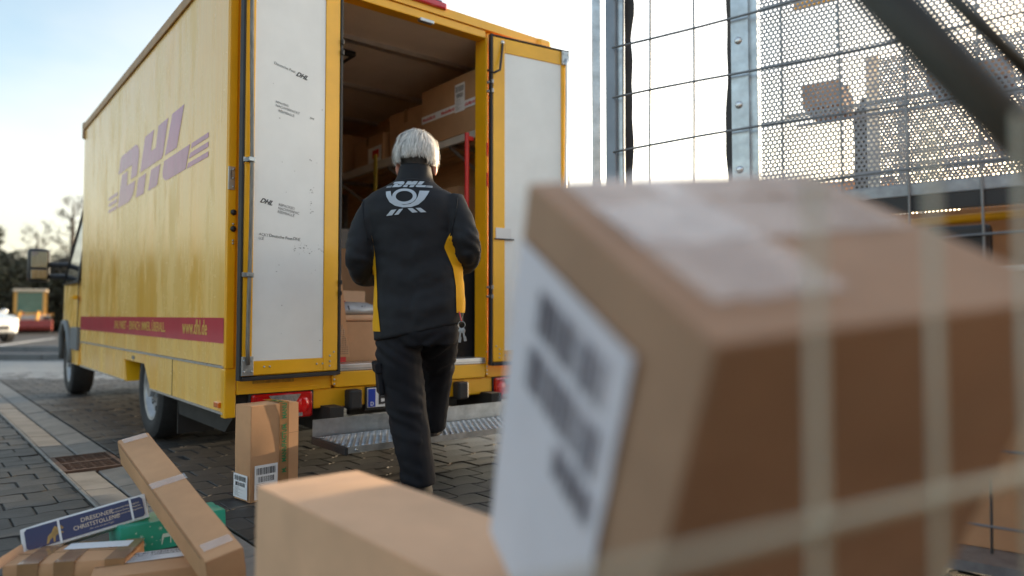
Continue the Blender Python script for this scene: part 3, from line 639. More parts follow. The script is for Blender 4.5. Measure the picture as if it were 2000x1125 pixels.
def hand(mb, wrist, fwd, inw, up=Vector((0, 0, 1))):
    """palm plus five curled fingers, palm facing inw"""
    f = Vector(fwd).normalized(); i = Vector(inw); i = (i - f*i.dot(f)).normalized(); u = f.cross(i).normalized()
    if u.z < 0: u = -u
    w = Vector(wrist); 
    for k in range(4): mb.tube([w + u*(.026-.0175*k)*.7, w + f*.085 + u*(.030-.02*k)], [.014, .0125], 8)
    for k, ln in enumerate((.066, .074, .069, .054)):
        a = w + f*.082 + u*(.030-.02*k); b1 = a + f*ln*.45 + i*.010; b2 = b1 + f*ln*.22 + i*ln*.24; b3 = b2 + i*ln*.30
        mb.tube([a, b1, b2, b3], [.0098, .0092, .0085, .0072], 8)
    t0 = w + f*.025 + u*.022; mb.tube([t0, t0 + f*.03 + u*.024 + i*.012, t0 + f*.055 + u*.026 + i*.032], [.013, .0105, .008], 8)
for A, s in ((ARM_L, 1), (ARM_R, -1)):
    limb(B, A, [.052, .046, .040, .037, .027]); e = Vector(A[-1]); d = (e - Vector(A[-2])).normalized(); hand(B, e, Vector((s*.12, 1, .05)), Vector((s, .2, 0)))
limb(B, LEG_L, [.08, .075, .054, .046, .03]); limb(B, LEG_R, [.08, .075, .054, .046, .03])
B.tube([(.02, -.01, .08), (.02, .03, .045), (.018, .13, .035)], [.03, .026, .016], 10); B.tube([(.026, .375, .33), (.026, .41, .285), (.026, .49, .28)], [.03, .026, .016], 10)
link('body', remesh(B, .0065, 2, 'body'), M_skin, person, smooth=True)
for s in (-1, 1): MB().ell(HC + Vector((s*.034, .091, .002)), (.011, .008, .008), 10, 8).build('eye', mat('eye_white', (.7, .7, .68), .2, var=.05), person, smooth=True)
# jacket
J = MB()
J.loft([(.008, 0, .775, .206, .138), (.008, 0, .86, .211, .139), (.012, 0, .96, .207, .134), (.004, 0, 1.07, .203, .130), (-.015, 0, 1.16, .192, .130), (-.026, -.003, 1.25, .197, .132), (-.028, -.004, 1.33, .215, .128), (-.03, -.004, 1.39, .220, .116), (-.03, 0, 1.43, .185, .100), (-.024, .006, 1.458, .125, .088), (-.018, .012, 1.485, .088, .080), (-.014, .018, 1.52, .079, .078), (-.013, .024, 1.562, .074, .078)], 32, 2.25)
limb(J, ARM_L, [.068, .066, .060, .056, .046]); limb(J, ARM_R, [.068, .066, .060, .056, .046])
jm = remesh(J, .0085, 5, 'jacket')
def jw(p, n):
    h = 0.
    q = Vector((p.x*9, p.y*9, p.z*13)); h += .0045*noise.noise(q) + .0022*noise.noise(q*2.3)
    # diagonal pulls from the armpits to the small of the back, folds at the elbows and over the hem
    d1_ = noise.noise(Vector((p.x*5 + p.z*16, p.y*3, 2.))); d2_ = noise.noise(Vector((p.x*-5 + p.z*16, p.y*3, 9.)))
    back = max(0, -n.y)
    h += .0105*back*(d1_ if p.x < 0 else d2_) * max(0, min(1, (1.30-p.z)/.15))
    for A in (ARM_L, ARM_R):
        dl_ = (p - Vector(A[2])).length
        if dl_ < .16: h += .0045*(1-dl_/.16)*math.sin(p.z*95 + p.y*70 + p.x*40 + 5*noise.noise(p*9))
    h += .010 * back * math.exp(-((p.x+.02)/.035)**2) * -max(0, min(1, (1.25-p.z)/.1))*.35
    # raised seam of the sleeve head
    return h
wrinkle(jm, jw)
for v in jm.vertices:
    if v.co.z < 1.06: v.co.z += (1.06 - v.co.z)/.26 * v.co.x * .19
jack = link('jacket', jm, M_fabric, person, smooth=True)
jb = BVHTree.FromPolygons([v.co[:] for v in jm.vertices], [p.vertices[:] for p in jm.polygons])
def on_back(x, z, off):
    h = jb.ray_cast(Vector((x, -1, z)), Vector((0, 1, 0)))
    return (h[0] + Vector((0, -off, 0)))[:] if h[0] else (x, -.13, z)
def back_poly(name, poly, m, par, off):
    bm = bmesh.new(); f = bm.faces.new([bm.verts.new((x, 0, z)) for x, z in poly]); bmesh.ops.triangulate(bm, faces=[f])
    for _ in range(2): bmesh.ops.subdivide_edges(bm, edges=[e for e in bm.edges if e.calc_length() > .012], cuts=1, use_grid_fill=False); bmesh.ops.triangulate(bm, faces=bm.faces)
    for v in bm.verts: v.co = on_back(v.co.x, v.co.z, off)
    me = bpy.data.meshes.new(name); bm.to_mesh(me); bm.free(); return link(name, me, m, par)
HORN = [(-.132,1.419),(-.11,1.421),(-.105,1.400),(-.095,1.380),(-.074,1.361),(-.045,1.353),(-.017,1.357),(.004,1.371),(.016,1.392),(.022,1.422),(.066,1.422),(.059,1.403),(.045,1.378),(.020,1.355),(-.012,1.343),(-.049,1.341),(-.086,1.350),(-.111,1.367),(-.126,1.392)]
hl = HORN[:6]; 
# the bowl is cut into quads between inner and outer line so that it stays clean on the curved back
inner = [(-.121,1.420),(-.11,1.421),(-.105,1.400),(-.095,1.380),(-.074,1.361),(-.045,1.353),(-.017,1.357),(.004,1.371),(.016,1.392),(.022,1.422),(.044,1.422)]
outer = [(-.132,1.419),(-.130,1.405),(-.126,1.392),(-.111,1.367),(-.086,1.350),(-.049,1.341),(-.012,1.343),(.020,1.355),(.045,1.378),(.059,1.403),(.066,1.422)]
logo = jack
def strip(name, a, b, off, par):
    vs = []; fs = []; m = 3
    def dens(L):
        r = []
        for i in range(len(L)-1):
            for j in range(3): r.append((L[i][0] + (L[i+1][0]-L[i][0])*j/3, L[i][1] + (L[i+1][1]-L[i][1])*j/3))
        return r + [L[-1]]
    a, b = dens(a), dens(b)
    for p, q in zip(a, b):
        for k in range(m+1): t = k/m; vs.append(on_back(p[0]*(1-t)+q[0]*t, p[1]*(1-t)+q[1]*t, off))
    for i in range(len(a)-1):
        for k in range(m): fs.append((i*(m+1)+k, i*(m+1)+k+1, (i+1)*(m+1)+k+1, (i+1)*(m+1)+k))
    return MB().add(vs, fs).build(name, M_print, par)
strip('horn_bowl', inner, outer, .0030, logo)
ring_o = [(-.045 + .0555*math.cos(t), 1.394 + .0385*math.sin(t)) for t in np.linspace(0, 2*math.pi, 33)]
ring_i = [(-.045 + .0385*math.cos(t), 1.394 + .026*math.sin(t)) for t in np.linspace(0, 2*math.pi, 33)]
strip('horn_ring', ring_o, ring_i, .0038, logo)
for q in ([(-.125,1.304),(-.102,1.330),(-.077,1.333),(-.098,1.306)], [(-.088,1.307),(-.066,1.333),(-.047,1.336),(-.068,1.309)], [(-.028,1.337),(-.006,1.338),(.018,1.32),(-.006,1.317)], [(.008,1.339),(.030,1.340),(.056,1.321),(.031,1.319)]):
    strip('horn_arrow', [q[0], q[1]], [q[3], q[2]], .003, logo)
for p in LOGO:
    pp = [(-.136 + (3.175-y)/(3.175-.323)*.213, 1.440 + (z-1.728)/.405*.030 + (.008 if False else 0)) for y, z in p]
    back_poly('logo_piece', pp, M_print, logo, .003)
def side_panel(name, zb, sgn):
    """zb: list of (z, x of the rear edge); wraps from there round the side"""
    vs = []; fs = []; n = 12; zz = np.linspace(zb[0][0], zb[-1][0], 40)
    for z in zz:
        xb = np.interp(-z, [-a for a, _ in zb], [b for _, b in zb]); c = Vector((.0, 0, z))
        hb = jb.ray_cast(Vector((xb, -.6, z)), Vector((0, 1, 0)))[0] or Vector((xb, -.1, z))
        a0 = math.atan2(hb.y, abs(xb)); a1 = R(40)
        for k in range(n+1):
            a = a0 + (a1-a0)*k/n; d = Vector((sgn*math.cos(a), math.sin(a), 0)); h = jb.ray_cast(c, d)[0]
            rmax = 1/math.sqrt((math.cos(a)/.208)**2 + (math.sin(a)/.136)**2) + .012; h = h if h and (h-c).length < rmax + abs(.01) else c + d*(rmax-.012)
            vs.append((h + d*.0035)[:])
    for i in range(len(zz)-1):
        for k in range(n): fs.append((i*(n+1)+k, i*(n+1)+k+1, (i+1)*(n+1)+k+1, (i+1)*(n+1)+k))
    o = MB().add(vs, fs).build(name, M_yelfab, jack, smooth=True); tag(o, 'yellow side panel of the jacket'); return o
side_panel('side_panel', [(1.235, -.200), (1.198, -.190), (1.106, -.178), (.989, -.172), (.90, -.166), (.785, -.150)], -1)
side_panel('side_panel', [(1.235, .157), (1.20, .140), (1.165, .130), (1.123, .148), (1.072, .170), (.989, .183), (.87, .186)], 1)
def edge_line(name, pts, r, m, par): return MB().tube(pts, r, 6).build(name, m, par, smooth=True)
edge_line('collar_seam', [on_back(x, 1.482 - .012*(abs(x+.018)/.09)**2, .0005) for x in np.linspace(-.10, .064, 12)], .0016, M_ink, jack)
for sgn, A in ((-1, ARM_L), (1, ARM_R)):
    x0 = -.212 if sgn < 0 else .155
    edge_line('sleeve_seam', [on_back(x0 + sgn*(.035*math.sin(max(0, (z-1.20))/.2*1.5) - (.0 if z > 1.25 else .0)), z, .0015) for z in np.linspace(1.20, 1.395, 16)], .0035, M_fabric, jack)
# trousers
T = MB()
T.loft([(.008, 0, .93, .185, .118), (.012, .0, .86, .190, .126), (.014, -.004, .78, .183, .130), (.016, .0, .72, .165, .112)], 28, 2.2)
limb(T, LEG_L, [.104, .107, .092, .084, .076]); limb(T, LEG_R, [.098, .102, .094, .084, .076])
tm = remesh(T, .0085, 4, 'trousers')
def tw(p, n):
    q = Vector((p.x*8, p.y*8, p.z*9)); h = .0055*noise.noise(q) + .0025*noise.noise(q*2.5)
    left = p.x < .03
    kz = .43 if left else .60
    h += .004*math.exp(-((p.z-kz)/.10)**2)*math.sin(p.z*95 + p.x*60*(1 if left else -1) + 3*noise.noise(p*9))
    h += .0045*math.exp(-((p.z-.70)/.07)**2)*math.sin(p.z*110 - abs(p.x-.03)*75)
    dg_ = noise.noise(Vector((p.x*6 + p.z*22, p.y*5, 4.))); h += .012*max(0, dg_)**1.5*max(0, min(1, (.62-p.z)/.2)) if left else 0
    if left: h += .005*max(0, min(1, (.26-p.z)/.18))*math.sin(p.z*85 + p.x*45 + 2*noise.noise(p*8))
    return h
wrinkle(tm, tw)
trs = link('trousers', tm, M_trouser, person, smooth=True)
pk = MB().box(-.012, .012, -.055, .055, -.09, .03, .008).build('cargo_pocket', M_trouser, trs, loc=(-.172, -.015, .585), rot=(R(3), R(-5), R(18)))
MB().box(-.020, .010, -.062, .062, .012, .06, .006).build('pocket_flap', M_trouser, trs, loc=(-.172, -.017, .585), rot=(R(3), R(-9), R(18)))
for (x, y, z, nm) in ((.018, .0, 0, 'shoe'), (.026, .385, .246, 'shoe')):
    sh = MB().loft([(x, y+.06, z+.001, .046, .135), (x, y+.06, z+.025, .048, .138), (x, y+.065, z+.05, .043, .125), (x, y+.03, z+.075, .038, .085), (x, y-.005, z+.11, .040, .05)], 20, 2.3).build(nm, M_black, person, smooth=40)
    MB().loft([(x, y+.06, z-.0005, .049, .139), (x, y+.06, z+.018, .050, .140)], 20, 2.3).build('sole', M_rubber, sh)
ky = thing('key_ring', 'steel key ring with keys hanging at the person\'s right hip', 'keys', loc=(-.44+.212, 3.30-.085, .815))
MB().tube([(.016*math.cos(t), .0, .016*math.sin(t)) for t in np.linspace(0, 6.28, 16)], .0018, 6).build('ring', M_galv_d, ky)
for k, (a, ln) in enumerate(((8, .05), (-10, .045))):
    MB().ell((0, 0, -.026), (.011, .0015, .012), 10, 6).box(-.004, .004, -.0012, .0012, -.03-ln, -.03).box(.0041, .008, -.001, .001, -.03-ln, -.03-ln*.5).build('key', M_galv_d, ky, rot=(0, R(a), 0), loc=(.003*k, -.004*k, 0))
MB().tube([(0, 0, .016), (-.012, .015, .06)], .003, 6).build('lanyard', M_red, ky)
# hair: dark cropped nape, silver strands combed down from the crown
M_hair = mat('silver_hair', (.72, .70, .67), .42, var=.15, vs=30, island=.5, spec=.6); M_nape = mat('dark_nape_hair', (.05, .046, .044), .8, var=.3, vs=60, bump=.4, bs=200)
hr = MB().ell(HC + Vector((0, -.004, .004)), (.079, .097, .112), 28, 20)
hb_ = hr.mesh('hair'); bm = bmesh.new(); bm.from_mesh(hb_)
bmesh.ops.delete(bm, geom=[v for v in bm.verts if v.co.z < HC.z - .082 or (v.co.y > HC.y + .055 and v.co.z < HC.z + .035)], context='VERTS'); bm.to_mesh(hb_); bm.free()
hair = link('hair', hb_, M_nape, person, smooth=True)
rh = random.Random(4); H = MB()
er = Vector((.086, .100, .114)); hc = HC + Vector((0, -.006, .006))
crown = Vector((.25, .05, .95)).normalized()
def strand(d, rnd, jit):
    fl = (d - crown); fl = fl - d*fl.dot(d); fl = fl.normalized() if fl.length > .05 else Vector((rnd.uniform(-1, 1), -1, 0)).normalized()
    sd_ = d.cross(fl); fl = (fl + sd_*(noise.noise(d*2.6 + Vector((7, 1, 0)))*1.3 + rnd.uniform(-jit, jit))).normalized()
    ln = rnd.uniform(.45, .85); lift = .012 + .024*abs(noise.noise(d*3.4)) + rnd.uniform(0, .009); pts = []; dd = d.copy(); f2 = fl.copy()
    for j in range(7):
        t = j/6; p = Vector((dd.x*er.x, dd.y*er.y, dd.z*er.z)); nrm = Vector((dd.x/er.x, dd.y/er.y, dd.z/er.z)).normalized()
        pts.append(hc + p + nrm*(lift*math.sin(min(1, t*1.6)*1.57)*(1 - .30*t*t)))
        dd = (dd + f2*ln/6).normalized(); f2 = (f2 - dd*f2.dot(dd)).normalized() + Vector((.03*math.sin(j*2 + d.x*9), 0, -.12)); f2 = (f2 - dd*f2.dot(dd)).normalized()
    return pts
def rdir(rnd):
    th = rnd.uniform(0, 2*math.pi); z = rnd.uniform(-.15, 1); q = math.sqrt(1-z*z); return Vector((q*math.cos(th), q*math.sin(th), z))
guides = []
while len(guides) < 170:
    d = rdir(rh); guides.append((d, strand(d, rh, .45)))
for k in range(9000):
    d = rdir(rh)
    if d.y > .55 and d.z < .35: continue
    own = strand(d, rh, .12); gd, g = min(guides, key=lambda q: (q[0]-d).length_squared); pull = rh.uniform(.15, .7)
    pts = [o.lerp(o + (g[i]-o)*pull, (i/6)**1.2) for i, o in enumerate(own)]
    back = abs(pts[-1].x - HC.x) < .058 and pts[-1].y < HC.y
    lim = HC.z - (.006 if back else .032) - .022*rh.random()**2
    pts = [q for i, q in enumerate(pts) if i < 2 or q.z > lim]
    if pts[0].z < lim: continue
    if rh.random() < .09: pts = [q + (q-hc).normalized()*.016*(i/len(pts))**2 for i, q in enumerate(pts)]
    w0 = rh.uniform(.0005, .0014); vs = []; n = len(pts)
    for i, q in enumerate(pts):
        tdir = (pts[min(i+1, n-1)] - pts[max(i-1, 0)]); s_ = tdir.cross(q - hc).normalized() * w0 * (1 - .75*(i/(n-1))**2); vs += [q - s_, q + s_]
    H.add(vs, [(2*i, 2*i+1, 2*i+3, 2*i+2) for i in range(n-1)])
tag(H.build('hair_strands', M_hair, hair, smooth=True), kind='stuff')
# ------------------------------------------------------------------ cartons
def bars(mb, x0, x1, z0, z1, y, rnd, vert=True):
    """barcode lines in the x-z plane"""
    x = x0
    while x < x1:
        w = rnd.choice((.0012, .002, .0032)); mb.add([(x, y, z0), (min(x+w, x1), y, z0), (min(x+w, x1), y, z1), (x, y, z1)], [(0, 1, 2, 3)]); x += w + rnd.choice((.0012, .002, .003))
def label_part(par, M, w, h, seed, k=1.):
    """address label lying in its local x-y plane with barcode and print lines"""
    rnd = random.Random(seed)
    lb = MB().box(0, w, 0, h, 0, .0006).build('label', M_paper, par, mtx=M)
    bc = MB(); 
    def br(x0, x1, z0, z1): 
        x = x0
        while x < x1:
            ww = rnd.choice((.0012, .002, .0032))*k; bc.add([(x, z0, .0011), (min(x+ww, x1), z0, .0011), (min(x+ww, x1), z1, .0011), (x, z1, .0011)], [(0, 1, 2, 3)]); x += ww + rnd.choice((.0012, .002, .003))*k
    br(w*.08, w*.92, h*.72, h*.92); br(w*.15, w*.85, h*.50, h*.66); tag(bc.build('barcode', M_ink, lb), kind='stuff')
    tl = MB()
    for i in range(9):
        y = h*(.44 - i*.045); 
        if y < h*.04: break
        tl.add([(w*.08, y, .0011), (w*rnd.uniform(.35, .9), y, .0011), (w*.35, y+h*.012, .0011), (w*.08, y+h*.012, .0011)], [(0, 1, 2, 3)])
    tag(tl.build('print_lines', M_greyink, lb), kind='stuff')
    return lb
def carton(name, label, dims, mtx, m=None, tape='top', group=None, cat='carton', bulge=.004, tapem=None, seam=True):
    """cardboard box, base centred at the origin of mtx: slightly bulged faces, top flaps with a seam, tape strip"""
    x, y, z = dims; c = thing(name, label, cat, mtx=mtx, group=group); m = m or M_card
    bm = bmesh.new(); bmesh.ops.create_cube(bm, size=1)
    bmesh.ops.subdivide_edges(bm, edges=bm.edges[:], cuts=5, use_grid_fill=True)
    for v in bm.verts:
        a, b_, c_ = v.co*2; k = bulge*(1-a*a)*(1-b_*b_) if abs(c_) > .99 else bulge*(1-a*a)*(1-c_*c_) if abs(b_) > .99 else bulge*(1-b_*b_)*(1-c_*c_)
        nrm = Vector((a if abs(a) > .99 else 0, b_ if abs(b_) > .99 else 0, c_ if abs(c_) > .99 else 0))
        jit = .0012*noise.noise(Vector((a*3+x*40, b_*3+y*17, c_*3)))
        v.co = Vector((v.co.x*x, v.co.y*y, (v.co.z+.5)*z)) + nrm*(k + jit)
        if nrm.length > 1.6 and c_ > 0: v.co -= nrm*.004*abs(noise.noise(Vector((a*7+x*31, b_*5+y*23, z*19)))) + Vector((0, 0, .003*abs(noise.noise(Vector((x*53, a, b_))))))
        elif nrm.length > 1.2: v.co -= nrm*.0022*max(0, noise.noise(Vector((a*4+x*31, b_*4+y*23, c_*4))))
    eds = [e for e in bm.edges if len(e.link_faces) == 2 and e.calc_face_angle(0) > 1]
    bmesh.ops.bevel(bm, geom=eds, offset=.0022, segments=2, affect='EDGES')
    me = bpy.data.meshes.new('body'); bm.to_mesh(me); bm.free(); body = link('body', me, m, c, smooth=40)
    if seam: MB().box(-x/2+.004, x/2-.004, -.0012, .0012, z+bulge-.001, z+bulge+.0008).build('flap_seam', M_cardedge, c)
    if tape:
        tw_ = .024; t = tapem or M_tape
        MB().box(-x/2-.0012-bulge*.2, x/2+.0012+bulge*.2, -tw_, tw_, z+bulge+.0009, z+bulge+.0016).build('tape', t, c)
        for s in (-1, 1): MB().box(min(s*(x/2+bulge+.0004), s*(x/2+bulge+.0012)), max(s*(x/2+bulge+.0004), s*(x/2+bulge+.0012)), -tw_, tw_, z*.72, z+bulge+.001).build('tape', t, c)
    return c
RX = lambda a: Matrix.Rotation(R(a), 4, 'X'); RZ = lambda a: Matrix.Rotation(R(a), 4, 'Z'); RY = lambda a: Matrix.Rotation(R(a), 4, 'Y'); TL = lambda x, y, z: Matrix.Translation((x, y, z))
def VM(x, y, z, rz=0.): return VAN_M @ TL(x, y, z) @ RZ(rz)
# faces of a carton, for labels and print: matrices with x-y in the face
FRONT = lambda dims, x, z, b=.006: Matrix(((1, 0, 0, x), (0, 0, -1, -dims[1]/2 - b), (0, 1, 0, z), (0, 0, 0, 1)))
LEFTF = lambda dims, y, z, b=.006: Matrix(((0, 0, -1, -dims[0]/2 - b), (-1, 0, 0, y), (0, 1, 0, z), (0, 0, 0, 1)))
TOPF = lambda dims, x, y, b=.006: Matrix(((1, 0, 0, x), (0, 1, 0, y), (0, 0, 1, dims[2] + b), (0, 0, 0, 1)))
# --- in the van
d = (.48, .70, .42); c = carton('carton', 'large brown carton with white and red printed tape on the upper shelf', d, VM(1.935, .50, 2.128), M_card3, None)
MB().box(-d[0]/2-.0065, -d[0]/2-.0058, -.34, .34, .17, .225).build('printed_tape', M_paper, c)
for i, y in enumerate((.33, .08, -.17)): text('tape_lettering', 'MediaMarkt', .036, M_red, c, LEFTF(d, y, .185, .0072), .25, .0008, depth=.0002)
label_part(c, LEFTF(d, -.10, .16, .0075), .12, .2, 5)
d = (.40, .50, .36); carton('carton', 'plain brown carton standing behind the one with printed tape, upper shelf', d, VM(1.93, 1.15, 2.128, 3), M_card3)
d = (.42, .55, .25); c = carton('carton', 'low brown carton with a red and white mark, further back on the upper shelf', d, VM(1.93, 1.75, 2.128, -2), M_card3)
MB().box(-d[0]/2-.007, -d[0]/2-.0062, -.26, -.02, .02, .15).build('label', M_paper, c); MB().box(-d[0]/2-.0078, -d[0]/2-.0071, -.22, -.10, .05, .12).build('red_mark', M_red, c)
d = (.4, .9, .40); carton('carton', 'long brown carton at the far end of the upper shelf', d, VM(1.93, 2.75, 2.128), M_card3)
d = (.34, .30, .25); c = carton('tool_box', 'white printed box lettered in black and orange on the lower shelf', d, VM(1.89, 2.42, 1.398), M_paper, None, cat='box', seam=False)
text('lettering', 'WORX', .055, M_ink, c, LEFTF(d, .12, .17, .0065), 0, .002, depth=.0003); MB().box(-d[0]/2-.0066, -d[0]/2-.0058, -.075, -.045, .17, .205).build('orange_mark', M_orange, c)
MB().ell((-d[0]/2-.004, .02, .07), (.004, .07, .05), 14, 8).build('tool_picture', M_black, c)
carton('carton', 'brown carton on the lower shelf just inside the right post', (.36, .5, .40), VM(1.95, .75, 1.398, 2), M_card3)
carton('carton', 'brown carton on the lower shelf beside the white tool box', (.34, .45, .36), VM(1.93, 1.75, 1.398, -2), M_card)
d = (.62, .40, .24); carton('carton', 'wide brown carton on the van floor just inside the left post', d, VM(.95, .42, .5785, 1), M_card, 'top')
d = (.50, .36, .035); carton('flat_carton', 'flat brown mailer lying on the wide carton in the van', d, VM(.92, .42, .824, -2), M_card2, None)
bag = MB()
for i in range(9):
    t = i/8; bag.v += []
bagm = MB().loft([(0, 0, .0, .16, .10), (0, 0, .02, .19, .13), (.01, 0, .05, .16, .11), (.02, 0, .075, .08, .06), (.02, 0, .08, .01, .01)], 24, 3).mesh('plastic_mailer')
for v in bagm.vertices: v.co += Vector((0, 0, .012*noise.noise(v.co*14))) * (1 if v.co.z > .01 else 0)
M_poly = mat('grey_polybag', (.52, .55, .58), .22, var=.15, vs=10, bump=.3, bs=18, coat=.4)
pb = link('plastic_mailer', bagm, M_poly, mtx=VM(.90, .40, .8635, 8), smooth=True); tag(pb, 'shiny grey plastic mailing bag with black lettering on the flat mailer', 'mailing bag')
text('lettering', 'DPD-WAND', .045, M_ink, pb, Matrix(((1, 0, 0, -.10), (0, .5, -.8, -.118), (0, .8, .5, .026), (0, 0, 0, 1))), 0, .002)
d = (.34, .30, .15); c = carton('carton', 'pale carton with a red patch above the grey mailing bag', d, VM(.86, .62, .865, 4), M_card2, None)
MB().box(-.14, .02, -d[1]/2-.0062, -d[1]/2-.0054, .03, .085).build('red_patch', mat('dull_red_print', (.40, .04, .03), .6), c)
carton('carton', 'brown carton behind the pale one, half hidden by the jacket', (.55, .45, .75), VM(1.25, 1.1, .5785, -3), M_card3)
carton('carton', 'small brown carton on the van floor beside the black crate', (.22, .30, .24), VM(1.34, .33, .5785, 2), M_card)
lean = MB(); 
for i in range(14):
    pass
lm = MB().add([(0, 0, 0), (.155, 0, 0), (.10, .06, .66), (.0, .06, .66), (0, .035, 0), (.155, .035, 0), (.10, .095, .66), (0, .095, .66)], [(3, 2, 1, 0), (4, 5, 6, 7), (0, 1, 5, 4), (1, 2, 6, 5), (2, 3, 7, 6), (3, 0, 4, 7)])
lo_ = lm.build('folded_cardboard', M_card, mtx=VM(.60, .12, .615)); tag(lo_, 'folded sheet of brown cardboard with bubble wrap leaning by the left post', 'cardboard')
bw = MB()
for j in range(14):
    for i in range(14-j//4):
        bw.ell((.006+i*.0103, -.001 + .0909*(.02+j*.0125), .02+j*.0125), (.0045, .003, .0045), 6, 4)
tag(bw.build('bubble_wrap', mat('bubble_film', (.45, .33, .22), .2, coat=1., var=.1), lo_), kind='stuff'); MB().box(.01, .13, .004, .03, -.03, .0).build('red_edge', M_red, lo_)
cr = thing('crate', 'black plastic crate standing inside the right door post', 'crate', mtx=VM(1.60, .36, .5785))
MB().box(-.09, .09, -.2, .2, 0, .02).box(-.09, -.075, -.2, .2, .0201, .62).box(.075, .09, -.2, .2, .0201, .62).box(-.0749, .0749, -.2, -.185, .0201, .62).box(-.0749, .0749, .185, .2, .0201, .62).build('shell', M_black, cr)
MB().box(-.096, .096, -.206, .206, .6, .63, .004).build('rim', M_black, cr)
# --- parcel in the person's hands
carton('parcel', 'pale carton carried in front of the person in the black jacket', (.30, .22, .26), TL(-.44-.015+.02, 3.30+.42, 1.00) @ RZ(0), M_card2)
# --- foreground and ground cartons
BB = frame((.179, .621, .834), (-.158, .361, .211), (-.09, .475, -.876))          # x along the labelled face, y down it, z out of the box
BB = BB @ Matrix.Identity(4)
bd = (.446, .70, .436)
P0, P1, P3, P4 = Vector((.179, .621, .834)), Vector((.021, .982, 1.045)), Vector((.585, .775, .875)), Vector((.153, .755, .587))
ux = (P1-P0).normalized(); ud = (P4-P0); ud = (ud - ux*ud.dot(ux)).normalized(); uw = ux.cross(ud); uw = uw if uw.dot(P3-P0) > 0 else -uw
LH = .66
# carton frame: x along P0->P3, y along P0->P1, z up the box
Mb = Matrix.Identity(4); org = P0 + uw*.25 + ux*.223 + ud*LH
for i in range(3): Mb[i][0] = uw[i]; Mb[i][1] = ux[i]; Mb[i][2] = -ud[i]; Mb[i][3] = org[i]
bd = (.50, .446, LH)
KB = .78                      # the carton stands closer and is smaller than first laid out
cam0 = Vector((0, 0, CAM_H)); oo = cam0 + (org - cam0)*KB
Mb = Matrix.Translation(oo) @ Mb.to_3x3().to_4x4() @ Matrix.Scale(KB, 4)
big = carton('carton', 'big brown carton with a creased white address label, tipped in the wire cart', bd, Mb, M_card4, None, bulge=.006, seam=False)
# left face x=-.218: label, with creased upper corner and clear tape running over the edge on to the top
def onleft(u, v): return (-bd[0]/2 - .0085, -.223 + u, LH - v)
vs = []; fs = []; nu, nv = 10, 16
for j in range(nv+1):
    for i in range(nu+1):
        u = .105 + .325*i/nu; v = .075 + .04*(1-i/nu)*0 + .56*j/nv; p = Vector(onleft(u, v)); p.x -= .0035*abs(noise.noise(Vector((u*14, v*9, 3)))); vs.append(p[:])
for j in range(nv):
    for i in range(nu): fs.append((j*(nu+1)+i, j*(nu+1)+i+1, (j+1)*(nu+1)+i+1, (j+1)*(nu+1)+i))
lab = MB().add(vs, fs).build('label', mat('label_paper', (.84, .85, .93), .5, var=.05), big, smooth=True)
rb = random.Random(2); bc = MB()
def lbars(u0, u1, v0, v1):
    u = u0
    while u < u1:
        w = rb.choice((.004, .007, .011)); a = onleft(u, v0); q = onleft(min(u+w, u1), v1); bc.add([(a[0]-.006, a[1], a[2]), (a[0]-.006, q[1], a[2]), (a[0]-.006, q[1], q[2]), (a[0]-.006, a[1], q[2])], [(0, 1, 2, 3)]); u += w + rb.choice((.004, .006, .009))
lbars(.15, .34, .11, .175); lbars(.14, .35, .20, .27); lbars(.13, .24, .29, .34)
tag(bc.build('barcode', mat('faded_ink', (.16, .15, .18), .7, var=.2), lab), kind='stuff')
def topz(x, y, o): return (x, y, LH + .0085 + o)
for (x0, x1, y0, y1, sd_) in ((-.218, .20, -.03, .10, 1), (-.218, -.05, -.17, .20, 2), (-.10, .215, .10, .21, 3)):
    vs = []; fs = []
    for j in range(9):
        for i in range(17):
            x = x0 + (x1-x0)*i/16; y = y0 + (y1-y0)*j/8 + .012*noise.noise(Vector((i*.5, sd_, j*.3))); vs.append(topz(x, y, .0012*sd_ + .004*abs(noise.noise(Vector((x*22, y*22, sd_))))))
    for j in range(8):
        for i in range(16): fs.append((j*17+i, j*17+i+1, (j+1)*17+i+1, (j+1)*17+i))
    MB().add(vs, fs).build('clear_tape', M_cleartape, big, smooth=True)
# the carton under it on the cart bed, another to its right
# --- pale carton on the paving, nearest the gutter side of the cart
A = Vector((-.546, 1.53, 0)); lu = Vector((.645, -.764, 0)).normalized(); lw = Vector((.764, .645, 0))
mm = Matrix.Identity(4); o_ = A + lw*.12 + lu*.41
for i in range(3): mm[i][0] = lu[i]; mm[i][1] = lw[i]; mm[i][3] = o_[i]
carton('carton', 'tall pale plain carton standing on the pavers in front of the person', (.82, .24, .497), mm, M_card2, None, bulge=.005, seam=False)
